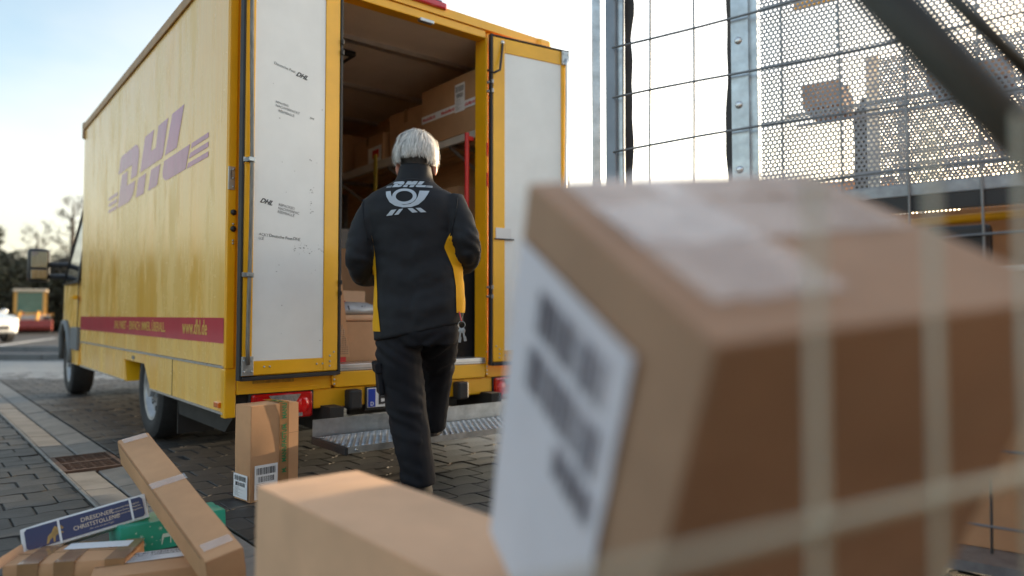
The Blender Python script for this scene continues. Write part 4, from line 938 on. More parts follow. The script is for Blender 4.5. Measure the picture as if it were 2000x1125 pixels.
# --- tall carton with green printed tape
md_ = (.245, .15, .44); Mm = TL(-1.195, 3.275, 0) @ RZ(48) @ TL(md_[0]/2, md_[1]/2, 0)
mf = carton('carton', 'upright brown carton with green lettered tape and address label by the tail light', md_, Mm, M_card, None)
for nm, bx in (('printed_tape', (.018, .066, -md_[1]/2-.0066, -md_[1]/2-.0058, .0, .446)), ('printed_tape', (.018, .066, -md_[1]/2-.006, md_[1]/2+.006, .4458, .4466))): MB().box(*bx).build(nm, M_tape, mf)
M_green = mat('green_print', (.015, .16, .05), .6, var=.1)
for s_, z_ in (('M.', .115), ('MANUFACTUM.', .165), ('MANU', .368)): text('tape_lettering', s_, .0315, M_green, mf, Matrix(((0, -1, 0, .053), (0, 0, -1, -md_[1]/2-.0072), (1, 0, 0, z_), (0, 0, 0, 1))), 0, .0010, depth=.0002, sx=.82)
text('tape_lettering', 'FACTUM.', .0315, M_green, mf, Matrix(((0, -1, 0, .053), (1, 0, 0, -.065), (0, 0, 1, .4472), (0, 0, 0, 1))), 0, .0010, depth=.0002, sx=.82)
MB().box(.067, md_[0]/2-.002, -md_[1]/2-.0066, -md_[1]/2-.0062, .298, .300).build('crease', M_cardedge, mf)
label_part(mf, FRONT(md_, -.105, .012, .0062), .115, .155, 11); label_part(mf, LEFTF(md_, .07, .012, .0062), .13, .11, 12)
# --- long carton leaning over the heap
NL, NR, FL = Vector((-.916, 2.150, .125)), Vector((-.828, 2.189, .137)), Vector((-1.60, 2.90, .355))
ul = (FL-NL).normalized(); ur = (NR-NL); ur = (ur - ul*ur.dot(ul)).normalized(); uu = ur.cross(ul); uu = uu if uu.z > 0 else -uu
ld = (.115, (FL-NL).length, .105); Ml = Matrix.Identity(4); o_ = NL + ur*ld[0]/2 + ul*ld[1]/2 - uu*(ld[2]+.004)
for i in range(3): Ml[i][0] = ur[i]; Ml[i][1] = ul[i]; Ml[i][2] = uu[i]; Ml[i][3] = o_[i]
lg = carton('long_carton', 'long narrow brown carton leaning across the heap of parcels by the gutter', ld, Ml, M_card, None, bulge=.003, seam=False)
for y in (-ld[1]/2+.07, .04, ld[1]/2-.035):
    vs = []; fs = []
    for i in range(7):
        for j in range(5): vs.append((-.045 + .09*i/6 if abs(y) > .1 else -.0605 + .121*i/6, y + (-.022 + .044*j/4) + .003*noise.noise(Vector((i, j, y*9))), ld[2]+.0048 + .0015*abs(noise.noise(Vector((i*.9, j*.9, y*5))))))
    for i in range(6):
        for j in range(4): fs.append((i*5+j, i*5+j+1, (i+1)*5+j+1, (i+1)*5+j))
    MB().add(vs, fs).build('clear_tape', M_cleartape, lg, smooth=True)
MB().box(-ld[0]/2-.0045, -ld[0]/2-.0035, -ld[1]/2+.03, ld[1]/2-.03, ld[2]-.004, ld[2]-.001).build('lid_edge', M_cardedge, lg)
# --- blue and white stollen box
SBL, SBR, STL = Vector((-1.651, 2.432, .050)), Vector((-1.326, 2.630, .123)), Vector((-1.678, 2.458, .132))
su = (SBR-SBL).normalized(); sv = (STL-SBL); sv = (sv - su*sv.dot(su)).normalized(); sw = su.cross(sv)        # out of the printed face
sw_in = -sw
sdm = ((SBR-SBL).length*1.0, .075, .088); Ms = Matrix.Identity(4); o_ = SBL + su*sdm[0]/2 + sw_in*(sdm[1]/2+.004)
for i in range(3): Ms[i][0] = su[i]; Ms[i][1] = sw_in[i]; Ms[i][2] = sv[i]; Ms[i][3] = o_[i]
sb = carton('cake_box', 'white cake box with dark blue printed face and gold rider, lying on taped carton', sdm, Ms, mat('white_carton', (.74, .75, .76), .4, var=.05), None, bulge=.002, seam=False, cat='box')
M_navy = mat('navy_print', (.012, .022, .095), .35, var=.15, coat=.3); M_gold = mat('gold_print', (.42, .25, .07), .45, var=.5, vs=40)
hx, z0_, z1_ = sdm[0]/2, .008, .080; c_ = .008; yf = -sdm[1]/2 - .0032
def octo(x0, x1, o): return MB().prism([(x0+c_, z0_), (x1-c_, z0_), (x1, z0_+c_), (x1, z1_-c_), (x1-c_, z1_), (x0+c_, z1_), (x0, z1_-c_), (x0, z0_+c_)], 'y', yf-o, yf-o-.0004)
octo(-hx+.012, hx-.012, 0.).build('print_panel', M_navy, sb)
for x in (-hx+.112, hx-.052): MB().box(x-.0035, x+.0035, yf-.0012, yf-.0008, .001, .087).build('strap', mat('white_strap', (.75, .76, .78), .3), sb)
FT = lambda x, z, o=.0008: Matrix(((1, 0, 0, x), (0, 0, -1, yf-o), (0, 1, 0, z), (0, 0, 0, 1)))
M_cream = mat('cream_print', (.62, .50, .38), .5, var=.1)
text('lettering', 'DRESDNER', .0205, M_cream, sb, FT(-hx+.177, .0505), 0, .0002, depth=.0001); text('lettering', 'CHRISTSTOLLEN®', .0205, M_cream, sb, FT(-hx+.152, .029), 0, .0002, depth=.0001, sx=.86)
text('lettering', 'Nur echt mit dem Siegel', .0075, M_cream, sb, FT(-hx+.20, .0175), .2, 0, depth=.0001)
for i, s in enumerate(('Das meisterliche Weihnachtsgebäck', 'aus erlesenen Zutaten, in Handarbeit', 'hergestellt und mit viel Liebe gebacken.')): text('lettering', s, .0083, M_cream, sb, FT(hx-.115, .060-.011*i), .2, .0001, depth=.0001, sx=.75)
rd = MB()          # rearing horse and rider, as a small gold silhouette
rd.add([(a*.8 - hx + .092, yf-.0006, .012 + b_*.8) for a, b_ in ((-.028, .0), (-.02, .03), (-.005, .042), (.005, .06), (.012, .066), (.018, .058), (.022, .063), (.035, .060), (.042, .048), (.036, .044), (.028, .048), (.024, .040), (.034, .036), (.04, .028), (.033, .027), (.02, .03), (.008, .022), (.004, .0), (-.002, .0), (-.002, .02), (-.014, .014), (-.02, .0))], [tuple(range(22))]); rd.build('gold_rider', M_gold, sb)
# --- green gift box under the long carton
GL_, GLb, GR_ = Vector((-1.362, 2.55, .122)), Vector((-1.328, 2.503, .033)), Vector((-1.19, 2.80, .135))
gdm = (.37, .15, .105); Mg = TL(-1.385, 2.545, 0) @ RZ(43) @ TL(gdm[0]/2, gdm[1]/2, .0)
M_gift = mat('green_gift_paper', (.03, .40, .27), .35, var=.12, coat=.4)
gf = carton('gift_box', 'green gift box printed with white reindeer and stars under the long carton', gdm, Mg, M_gift, None, bulge=.001, seam=False, cat='box')
M_mint = mat('mint_print', (.62, .78, .70), .5, var=.1)
fl_ = MB(); rr2 = random.Random(5)
def star(cx, cz, r):
    for k in range(3):
        a = math.pi*k/3; dx, dz = math.cos(a)*r, math.sin(a)*r; nx, nz_ = -math.sin(a)*r*.12, math.cos(a)*r*.12
        fl_.add([(cx-dx-nx, -gdm[1]/2-.0030-.0003*k, cz-dz-nz_), (cx+dx-nx, -gdm[1]/2-.0030-.0003*k, cz+dz-nz_), (cx+dx+nx, -gdm[1]/2-.0030-.0003*k, cz+dz+nz_), (cx-dx+nx, -gdm[1]/2-.0030-.0003*k, cz-dz+nz_)], [(0, 1, 2, 3)])
for k in range(34): star(rr2.uniform(-.14, .14), rr2.uniform(.01, .095), rr2.choice((.002, .003, .004, .007)))
tag(fl_.build('star_print', M_mint, gf), kind='stuff')
de = MB(); y_ = -gdm[1]/2-.0042
de.add([(x-.03, y_, z) for x, z in ((-.02, .02), (-.018, .05), (-.015, .058), (.012, .058), (.018, .066), (.026, .072), (.030, .066), (.024, .062), (.018, .052), (.014, .048), (.014, .02), (.011, .02), (.010, .044), (-.012, .044), (-.016, .02))], [tuple(range(15))])
for s in (1, 1.6): de.add([(-.008, y_, .072), (-.012*s, y_, .086), (-.010*s, y_, .087), (-.006, y_, .073)], [(0, 1, 2, 3)]); de.add([(-.003, y_, .072), (.008*s, y_, .086), (.010*s, y_, .085), (-.001, y_, .072)], [(0, 1, 2, 3)])
tag(de.build('reindeer_print', M_mint, gf), kind='stuff')
# --- battered taped carton and flat carton at the bottom of the heap
bt = (.36, .20, .062); c = carton('carton', 'battered brown carton bound with shiny brown tape under the cake box', bt, TL(-1.60, 2.30, 0) @ RZ(11) @ TL(bt[0]/2-.02, bt[1]/2-.01, 0), M_card, None, bulge=.005)
for x in (-.105, .0, .15):
    MB().box(x-.03, x+.03, -bt[1]/2-.0068, -bt[1]/2-.006, .0, .0665).build('tape', M_tape, c); MB().box(x-.03, x+.03, -bt[1]/2-.006, bt[1]/2+.006, .0668, .0676).build('tape', M_tape, c)
MB().prism([(-bt[1]/2, .0), (-bt[1]/2+.01, .03), (bt[1]/2-.01, .028), (bt[1]/2, .0)], 'x', -.002, .001).build('loose_flap', M_card2, c, loc=(-bt[0]/2-.006, 0, .055), rot=(0, R(-25), 0))
MB().box(-.05, .15, .02, .085, .0685, .0692).build('label', M_paper, c)
ft = (.32, .22, .045); c = carton('flat_carton', 'flat brown carton with a white address label between taped carton and long carton', ft, TL(-1.30, 2.215, 0) @ RZ(24) @ TL(ft[0]/2, ft[1]/2, 0), M_card, None, bulge=.002)
label_part(c, TOPF(ft, -.09, .005, .0035) @ RZ(0), .22, .095, 31)
# ------------------------------------------------------------------ cages and carts on the right
E1 = Vector((.792, -.611, 0)); E2 = Vector((.611, .792, 0))                 # along the long side (towards the camera), and away behind it
M_wire = mat('zinc_wire', (.26, .27, .28), .45, metal=.7, var=.2)
M_strapb = mat('black_strap', (.03, .03, .032), .6, var=.2)
M_sheet = mat('perforated_zinc_sheet', (.30, .31, .33), .5, metal=.5, var=.15, vs=8)
M_pale = mat('pale_painted_wire', (.58, .58, .45), .45, var=.1, metal=.1)
M_pole_y = mat('yellow_tube_paint', (.75, .40, .01), .4, var=.1)
def cage_frame(o): 
    m = Matrix.Identity(4)
    for i in range(3): m[i][0] = E1[i]; m[i][1] = E2[i]; m[i][3] = o[i]
    return m
def build_cage(label, o, top=2.35, back=None):
    """tall galvanised parcel cage; local x along the side facing the yard, y into the cage"""
    L_, D_ = 1.42, .75
    g = thing('parcel_cage', label, 'cage', mtx=cage_frame(o), group='tall parcel cages')
    for x, y in ((0, 0), (L_, 0), (0, D_), (L_, D_)):
        p = MB().prism([(x-.022 if x == 0 else x+.022, y), (x, y), (x, y+.03 if y == 0 else y-.03), (x+.022 if x == 0 else x-.022, y)] if False else [(x-.025, y-.003), (x+.025, y-.003), (x+.025, y+.003), (x+.003, y+.003), (x+.003, y+.035), (x-.003, y+.035), (x-.003, y+.003), (x-.025, y+.003)], 'z', .12, top if y == 0 or back is None else back).build('corner_post', M_galv, g)
        w = thing('caster', None, None); w.parent = g; w.location = (x, y, 0)
        MB().disc_x(0, .06, .06, -.015, .015, 18).build('caster_wheel', M_rubber, w); MB().box(-.022, -.017, -.03, .03, .05, .125).box(.017, .022, -.03, .03, .05, .125).box(-.022, .022, -.03, .03, .1251, .13).build('fork', M_galv_d, w)
    MB().box(0, L_, 0, D_, .13, .16).build('base_plate', M_galv_d, g)
    return g, L_, D_
OC = Vector((.416, 2.728, 0))
cg, L1, D1 = build_cage('parcel cage with open wire grid, perforated side and torn black strap', OC, 2.35, 1.15)
# post between the grid bay and the perforated bay, with round bolts
px0 = .478
pst = MB().prism([(px0-.03, -.012), (px0+.03, -.012), (px0+.03, .004), (px0+.055, .004), (px0+.055, .010), (px0+.024, .010), (px0+.024, -.006), (px0-.03, -.006)], 'z', .16, 2.35).build('middle_post', M_galv, cg)
for z in (1.36, 1.585, 1.81, 2.03): MB().ell((px0-.004, -.014, z), (.013, .007, .013), 12, 8).build('bolt', M_alu, pst, smooth=True)
# wire grid in front of the whole side: each wire is a part
for i, x in enumerate([.035, .145, .315, .62, .80, .985, 1.17, 1.34]): MB().tube([(x + .004*math.sin(z*3+i), -.026, z) for z in np.linspace(.2, 2.35, 9)], .0038, 6).build('wire', M_wire, cg, smooth=True)
for j in range(10):
    z = .26 + j*.2015 + .02
    MB().tube([(x, -.031 - .003*math.sin(x*5+j), z + .006*math.sin(x*4+j*2)) for x in np.linspace(-.01, L1, 9)], .004, 6).build('wire', M_wire, cg, smooth=True)
MB().box(px0+.08, L1, -.012, .03, 1.215, 1.252, .003).build('rail', M_galv_d, cg); MB().box(px0+.08, L1, -.008, .026, 1.170, 1.214).build('rail', M_black, cg)
vs, fs = perforated(L1-px0-.065, 1.06, .0148, .0046)
sh_ = MB().add([(x+px0+.056, .014, z+1.255) for x, y, z in vs], fs).build('perforated_sheet', M_sheet, cg); sm = sh_.modifiers.new('t', 'SOLIDIFY'); sm.thickness = .0015
# left bay: wide grey post and a black rubber strap hanging torn from it
MB().box(-.05, -.005, -.02, .02, .16, 2.35, .006).build('wide_post', mat('blue_grey_post', (.24, .27, .31), .45, metal=.4, var=.2), cg)
vs = []; fs = []
for k, z in enumerate(np.linspace(1.0, 2.3, 30)):
    wv = .004*math.sin(z*13) + .010*noise.noise(Vector((z*4, 0, 0))); wd_ = .034 + .010*noise.noise(Vector((z*9, 5, 0))); vs += [(.0, .03, z), (.0 + wd_ + wv, .045, z)]
for k in range(29): fs.append((2*k, 2*k+1, 2*k+3, 2*k+2))
st_ = MB().add(vs, fs).build('torn_strap', M_strapb, cg); sm = st_.modifiers.new('t', 'SOLIDIFY'); sm.thickness = .003
vs = []; fs = []
for k, z in enumerate(np.linspace(1.25, 2.3, 24)):
    wv = .012*noise.noise(Vector((z*3, 2, 0))); a = .03 + .008*noise.noise(Vector((z*8, 8, 0))); vs += [(px0-.030-a*.8-wv, .008, z), (px0-.028, .012, z)]
for k in range(23): fs.append((2*k, 2*k+1, 2*k+3, 2*k+2))
fs.append((0, 1, len(vs))); vs.append((px0-.085, .0, 1.20))
st_ = MB().add(vs, fs).build('torn_strap', M_strapb, cg); sm = st_.modifiers.new('t', 'SOLIDIFY'); sm.thickness = .003
# fittings below the rail
MB().tube([(px0+.10, .06, 1.135), (L1+.02, .06, 1.15)], .014, 10).build('yellow_tube', M_pole_y, cg, smooth=True)
MB().box(px0+.225, px0+.25, -.02, .02, .95, 1.17, .003).build('pale_upright', M_pale, cg); MB().tube([(px0+.1, .02, 1.055), (px0+.62, .02, 1.07)], .008, 8).build('rod', M_alu, cg)
MB().box(px0+.55, px0+.71, -.015, .05, 1.0, 1.118, .012).build('clamp_block', M_black, cg); MB().box(px0+.63, px0+.69, -.01, .05, .88, .999, .006).build('clamp_leg', M_black, cg)
MB().tube([(px0+.82, -.03, 1.18), (px0+.81, -.03, 1.07)], .010, 8).build('latch_rod', M_galv_d, cg); MB().ell((px0+.81, -.03, 1.065), (.017, .012, .017), 12, 8).build('latch_knob', M_galv_d, cg, smooth=True)
MB().box(px0+.56, L1, .0, .03, .985, 1.0).build('rail', M_alu, cg); MB().tube([(px0+.56, .05, .945), (L1+.02, .05, .95)], .012, 8).build('yellow_tube', M_pole_y, cg, smooth=True)
# cartons stacked in the cage behind the fittings
def CM(x, y, z, rz=0., f=None): return cage_frame(OC) @ TL(x, y, z) @ RZ(rz)
carton('carton', 'wide brown carton in the grid cage below the yellow tube', (.78, .52, .55), CM(1.0, .42, .161, 1), M_card)
carton('carton', 'wide brown carton behind the yellow tube in the grid cage', (.76, .50, .47), CM(1.02, .42, .716, -1), M_card)
carton('carton', 'brown carton at the foot of the open grid bay', (.42, .50, .40), CM(.24, .42, .161, 2), M_card3)
for y in (.28, .44): MB().box(.54, L1-.02, y, y+.010, 1.592, 1.602).build('shelf_bar', M_galv_d, cg)
carton('carton', 'small orange-brown carton on thin bars high in the grid cage', (.13, .24, .085), CM(.675, .36, 1.603, 2), M_card)
carton('carton', 'low brown carton on thin bars at the far end of the grid cage', (.22, .24, .06), CM(1.12, .36, 1.603, -3), M_card3)
# second cage behind with its own perforated side
O2 = Vector((1.55, 3.02, 0))
c2, L2, D2_ = build_cage('parcel cage with full perforated side standing behind the grid cage', O2, 1.97)
vs, fs = perforated(L2-.03, .76, .0148, .0045)
s2 = MB().add([(x+.015, .012, z+1.20) for x, y, z in vs], fs).build('perforated_sheet', M_sheet, c2); sm = s2.modifiers.new('t', 'SOLIDIFY'); sm.thickness = .0015
MB().box(.0, L2, -.01, .03, 1.14, 1.198, .003).build('rail', M_galv_d, c2)
vs = []; fs = []
for k, z in enumerate(np.linspace(1.22, 1.80, 20)):
    a = .045 + .02*noise.noise(Vector((z*5, 3, 0))) - (.03 if z > 1.75 else 0); vs += [(-.03-a, .0, z), (-.022, .004, z)]
for k in range(19): fs.append((2*k, 2*k+1, 2*k+3, 2*k+2))
st_ = MB().add(vs, fs).build('torn_strap', M_strapb, c2); sm = st_.modifiers.new('t', 'SOLIDIFY'); sm.thickness = .003
def C2(x, y, z, rz=0.): return cage_frame(O2) @ TL(x, y, z) @ RZ(rz)
carton('carton', 'large brown carton low in the fully perforated cage', (1.2, .62, .60), C2(.70, .38, .161), M_card)
carton('carton', 'middle brown carton in the fully perforated cage', (1.18, .60, .42), C2(.70, .38, .766), M_card)
carton('carton', 'small orange-brown carton on top inside the fully perforated cage', (.26, .22, .17), C2(.42, .30, 1.190, 6), M_card)
for x0_, x1_, z0_p in ((.60, .76, 1.955), (.86, .93, 1.90)): MB().box(x0_, x1_, .20, .212, z0_p, 2.34, .002).build('yellow_plate', M_pole_y, cg)
MB().box(.54, L1-.02, .19, .1995, 2.28, 2.33).build('plate_bar', M_galv_d, cg)
for y in (.12, .42): MB().box(.0, L2, y, y+.012, 1.560, 1.574).build('shelf_bar', M_galv_d, c2)
carton('carton', 'low brown carton on the shelf bars of the fully perforated cage', (.42, .34, .12), C2(.62, .28, 1.575, 3), M_card)
carton('carton', 'long grey-brown carton on the shelf bars of the fully perforated cage', (.30, .36, .24), C2(1.10, .28, 1.575, -4), M_card3)
# a third, hidden and packed with cartons, placed to block the low sun
O3 = Vector((1.62, 5.80, 0)); c3, L3, D3 = build_cage('hidden parcel cage filled with cartons, placed as a sun blocker at the far end of the cage row', O3, 1.88)
MB().box(0, L3, -.01, .03, 1.15, 1.19).build('rail', M_galv_d, c3)
def C3(x, y, z, rz=0.): return cage_frame(O3) @ TL(x, y, z) @ RZ(rz)
for k, (z, h) in enumerate(((.161, .62), (.787, .60), (1.393, .46))): carton('carton', ('bottom', 'middle', 'top')[k] + ' one of three wide cartons in the far sun-blocking cage', (1.25, .64, h), C3(.71, .38, z, k-1), (M_card, M_card3, M_card)[k])
# unseen cages added beside and behind the camera to hold back sun and skylight
O4 = Vector((.55, -.25, 0)); c4, L4, D4 = build_cage('unseen parcel cage stacked with cartons, added after the grid cage to block the sun', O4, 2.0)  # out of view, added so the sun cannot reach behind the camera
c4.matrix_world = cage_frame(OC + E1*1.52)
for k, (z, h) in enumerate(((.161, .62), (.787, .60), (1.393, .56))): carton('carton', ('bottom', 'middle', 'top')[k] + ' one of three cartons in the added sun-blocking cage next to the grid cage', (1.25, .64, h), c4.matrix_world @ TL(.71, .38, z), (M_card, M_card3, M_card)[k])
for nm_, x5, y5, wrd in (('parcel cage piled with plain cartons at the photographer\'s back', -.80, -1.15, 'at the photographer\'s back'), ('unseen parcel cage added to block light, piled with plain cartons behind the wire cart', .66, -.75, 'behind the wire cart')):  # out of view, added to darken the near face of the big carton
    c5, L5, D5 = build_cage(nm_, O4, 2.0); c5.matrix_world = TL(x5, y5, 0)
    for k, (z, h) in enumerate(((.161, .62), (.787, .60), (1.393, .56))): carton('carton', ('lowest', 'second', 'uppermost')[k] + ' plain carton in the added light-blocking cage ' + wrd, (1.25, .64, h), c5.matrix_world @ TL(.71, .38, z), M_card3)
# single galvanised pole beside the right door
pole = thing('steel_pole', 'slim galvanised pole standing between the right van door and the grid cage', 'pole', loc=(.478, 3.98, 0))
MB().box(-.023, .023, -.015, .015, .01, 2.9, .004).build('post', M_galv, pole); MB().box(-.07, .07, -.07, .07, 0, .012, .002).build('foot_plate', M_galv_d, pole)
# near wire cart holding the big carton
GN = Vector((.85, .527, 0)); GP = Vector((-.527, .85, 0))
nm = Matrix.Identity(4); ON = Vector((.216, .506, 0))*KB
for i in range(3): nm[i][0] = GN[i]; nm[i][1] = GP[i]; nm[i][3] = ON[i]
ct = thing('wire_cart', 'low pale wire cart with slanting tube brace around the big labelled carton', 'cart', mtx=nm)
for x, zt_ in ((0., .935), (.123, .99), (.245, 1.01), (.37, 1.03), (.50, 1.05), (.63, 1.06)): MB().tube([(x, 0, .16), (x, 0, zt_)], .003, 8).build('wire', M_pale, ct, smooth=True)
for z in (.748, .24): MB().tube([(-.32, -.008, z), (.78, -.008, z)], .0045, 8).build('wire', M_pale, ct, smooth=True)
for x, y in ((-.32, -.008), (.78, -.008), (-.32, .88), (.78, .88)):
    MB().tube([(x, y, .10), (x, y, .24 if x < 0 or y > .1 else 1.30)], .014, 10).build('corner_tube', M_galv, ct, smooth=True)
    w = thing('caster', None, None); w.parent = ct; w.location = (x, y, 0); MB().disc_x(0, .05, .05, -.014, .014, 18).build('caster_wheel', M_rubber, w); MB().box(-.02, -.016, -.02, .02, .04, .105).box(.016, .02, -.02, .02, .04, .105).box(-.02, .02, -.02, .02, .1051, .11).build('fork', M_galv_d, w)
MB().box(-.32, .78, -.008, .88, .13, .155).build('bed', M_galv_d, ct)
M_dark = mat('dark_green_tube', (.045, .05, .042), .5, var=.2)
def cl_(p): return nm.inverted() @ Vector(p)
br_ = MB().tube([cl_((.36, .73, 1.222)), cl_((.60, .748, .985)), cl_((.66, .752, .925))], .023, 12).build('brace', M_dark, ct, smooth=True)
MB().tube([cl_((.66, 1.08, 1.37)), cl_((.84, 1.09, 1.20))], .010, 10).build('brace', M_dark, ct, smooth=True)
carton('carton', 'brown carton lying under the big labelled carton in the wire cart', (.46, .50, .23), nm @ TL(.18, .46, .1555) @ RZ(4), M_card3)
carton('carton', 'pale carton with light top at the far corner of the wire cart', (.24, .24, .43), nm @ TL(.63, .52, .1555) @ RZ(-8), M_card2)
# ------------------------------------------------------------------ far left: kerbs, road, car, loader, skip, fence, trees
M_kerb = mat('kerb_concrete', (.14, .145, .15), .65, var=.2, vs=4, island=.12); M_whitepaint = mat('white_road_paint', (.7, .7, .68), .6, var=.15)
fp = MB().add([(-34, 8.6, -.022), (-2.2, 8.6, -.022), (-2.2, 13.6, -.022), (-34, 13.6, -.022)], [(0, 1, 2, 3)]).build('forecourt', mat('pale_wet_slabs', (.11, .115, .12), .38, var=.25, vs=1.2, rvar=.15))
tag(fp, 'pale slab forecourt beyond the van', 'pavement', kind='structure')
sl_ = MB().box(-.245, .245, -.17, .17, -.02, 0, .004).mesh('slab'); M_fs = mat('forecourt_slab', (.14, .145, .155), .36, var=.2, vs=2, rvar=.12, island=.15); sl_.materials.append(M_fs)
ns = 0
for j in range(11):
    for i in range(40):
        x = -17.4 + i*.5 + (.25 if j % 2 else 0); y = 9.75 + j*.35; p = px(Vector((x, y, 0)))
        if p and -40 < p[0] < 300 and ns < 290: link('slab', sl_, None, fp, loc=(x, y, 0)); ns += 1
kb = MB().add([(-34, 13.6, -.03), (-2.2, 13.6, -.03), (-2.2, 17.6, -.03), (-34, 17.6, -.03)], [(0, 1, 2, 3)]).build('road', M_asph); tag(kb, 'dark asphalt lane between two kerbs', 'road', kind='structure')
for yk, nmk in ((13.75, 0), (17.7, 1)):
    kr = MB().box(-34, -2.2, yk-.10, yk+.10, -.06, .02).build('kerb', M_joint); tag(kr, 'row of grey kerb stones edging the asphalt lane', 'kerb', kind='structure')
    ks = MB().box(-.495, .495, -.11, .11, -.05, .11 if nmk == 0 else .09, .012).mesh('kerb_stone'); ks.materials.append(M_kerb)
    for i in range(16): link('kerb_stone', ks, None, kr, loc=(-19.5 + i*1.0, yk, 0))
lot = MB().add([(-60, 17.8, -.02), (-2.2, 17.8, -.02), (-2.2, 60, -.02), (-60, 60, -.02)], [(0, 1, 2, 3)]).build('car_park', mat('car_park_asphalt', (.045, .044, .043), .7, var=.3, vs=1)); tag(lot, 'asphalt car park behind the lane', 'car park', kind='structure')
MB().add([(-14.6, 20.0, -.012), (-14.35, 20.0, -.012), (-17.2, 27, -.012), (-17.4, 27, -.012)], [(0, 1, 2, 3)]).build('bay_line', M_whitepaint, lot)
# parked car, nose towards the yard
car = thing('parked_car', 'silver-white hatchback parked in the bay, warm light on its nose', 'car', loc=(-15.75, 21.5, 0), rot=(0, 0, R(150)))
M_carp = mat('silver_car_paint', (.60, .62, .64), .28, metal=.25, var=.03, coat=1., cr=.05)
sec = [(0.0, .36, .70, .60, .62), (.06, .30, .78, .78, .66), (.5, .24, .86, .86, .72), (1.05, .22, .95, .89, .78), (1.25, .22, .98, .89, .80), (1.9, .22, 1.42, .89, .66), (2.5, .22, 1.46, .89, .66), (3.3, .22, 1.42, .89, .64), (3.9, .24, 1.05, .87, .70), (4.15, .35, .95, .80, .66)]
vs = []; fs = []
for (x, zb_, zt_, wl, wu) in sec:
    hm = min(zt_-.02, .88); vs += [(x, -wl*.96, zb_), (x, -wl, (zb_+hm)/2), (x, -wl*.97, hm), (x, -wu, zt_-.02), (x, -wu*.8, zt_), (x, wu*.8, zt_), (x, wu, zt_-.02), (x, wl*.97, hm), (x, wl, (zb_+hm)/2), (x, wl*.96, zb_)]
n = 10
for i in range(len(sec)-1):
    for k in range(n): fs.append((i*n+k, i*n+(k+1) % n, (i+1)*n+(k+1) % n, (i+1)*n+k))
fs += [tuple(range(n)), tuple(range((len(sec)-1)*n, len(sec)*n))]
car_b = MB().add(vs, fs).build('body', M_carp, car, smooth=30)
MB().add([(1.28, -.70, 1.0), (1.28, .70, 1.0), (1.86, .58, 1.40), (1.86, -.58, 1.40)], [(0, 1, 2, 3)]).build('windscreen', M_glass, car, loc=(-.02, 0, .012))
for s in (-1, 1):
    MB().add([(1.5, s*.875, .95), (3.4, s*.875, .95), (3.2, s*.70, 1.37), (1.95, s*.70, 1.37)], [(0, 1, 2, 3)]).build('side_window', M_glass, car)
    MB().ell((.13, s*.66, .66), (.12, .17, .075), 14, 8).build('headlight', M_clearlens, car, smooth=True); MB().ell((1.42, s*1.0, .98), (.08, .11, .075), 12, 8).build('mirror', M_carp, car, smooth=True)
    for x in (.78, 3.35):
        w = thing('wheel', None, None); w.parent = car; w.location = (x, s*.80, .31); w.rotation_euler = (0, 0, R(90))
        MB().disc_x(0, 0, .31, -.1, .1, 28).build('tyre', M_tyre, w); MB().disc_x(0, 0, .2, -.106, .106, 20).build('rim', M_rim, w)
MB().box(-.02, .02, -.50, .50, .40, .52, .01).build('grille', M_black, car); MB().box(-.035, -.021, -.26, .26, .52, .61).build('number_plate', M_paper, car)
# wheel loader facing the yard
ld_ = thing('wheel_loader', 'small yellow wheel loader with green-tinted cab parked before the fence', 'loader', loc=(-23.4, 34.5, 0), rot=(0, 0, R(30)))
M_lo = mat('loader_orange', (.75, .38, .08), .45, var=.15); M_gg = mat('green_tinted_glass', (.05, .14, .10), .1, var=.2, coat=.5)
MB().box(-.62, .62, -.1, 1.6, .55, .95, .05).build('chassis', M_lo, ld_)
cbx = MB()
for x in (-.62, .56): 
    for y in (.0, .95): MB().box(x-.03, x+.09, y, y+.06, .95, 1.98).build('cab_pillar', M_lo, ld_)
MB().box(-.70, .70, -.08, 1.09, 1.98, 2.12, .04).build('cab_roof', mat('cream_roof', (.72, .58, .42), .5), ld_); MB().box(-.56, .56, .02, .04, .96, 1.97).build('front_window', M_gg, ld_); MB().box(-.56, .56, .97, .99, .96, 1.97).build('rear_window', M_gg, ld_)
MB().box(-.30, .30, .4, .7, .95, 1.35, .04).build('seat', M_black, ld_)
for s in (-1, 1):
    MB().tube([(s*.36, -.1, 1.0), (s*.36, -.9, .75), (s*.36, -1.25, .35)], .07, 8).build('lift_arm', M_lo, ld_); MB().ell((s*.32, -.12, .92), (.11, .05, .07), 12, 8).build('work_light', M_orange, ld_)
    for y in (-.15, 1.35):
        w = thing('wheel', None, None); w.parent = ld_; w.location = (s*.72, y, .42); MB().disc_x(0, 0, .42, -.14, .14, 26).build('tyre', M_tyre, w); MB().disc_x(0, 0, .22, -.148, .148, 18).build('rim', M_lo, w)
    MB().box(min(s*.58, s*.90), max(s*.58, s*.90), 1.0, 1.75, .82, .92, .03).build('fender', M_lo, ld_)
MB().prism([(-1.2, .12), (-1.75, .15), (-1.85, .30), (-1.6, .60), (-1.25, .62)], 'x', -1.0, 1.0).build('bucket', mat('worn_red_steel', (.26, .04, .03), .6, var=.3), ld_)
MB().box(-.85, .85, -.35, -.12, .62, .84, .03).build('hood_plate', mat('pale_grey_steel', (.55, .56, .56), .5, var=.2), ld_)
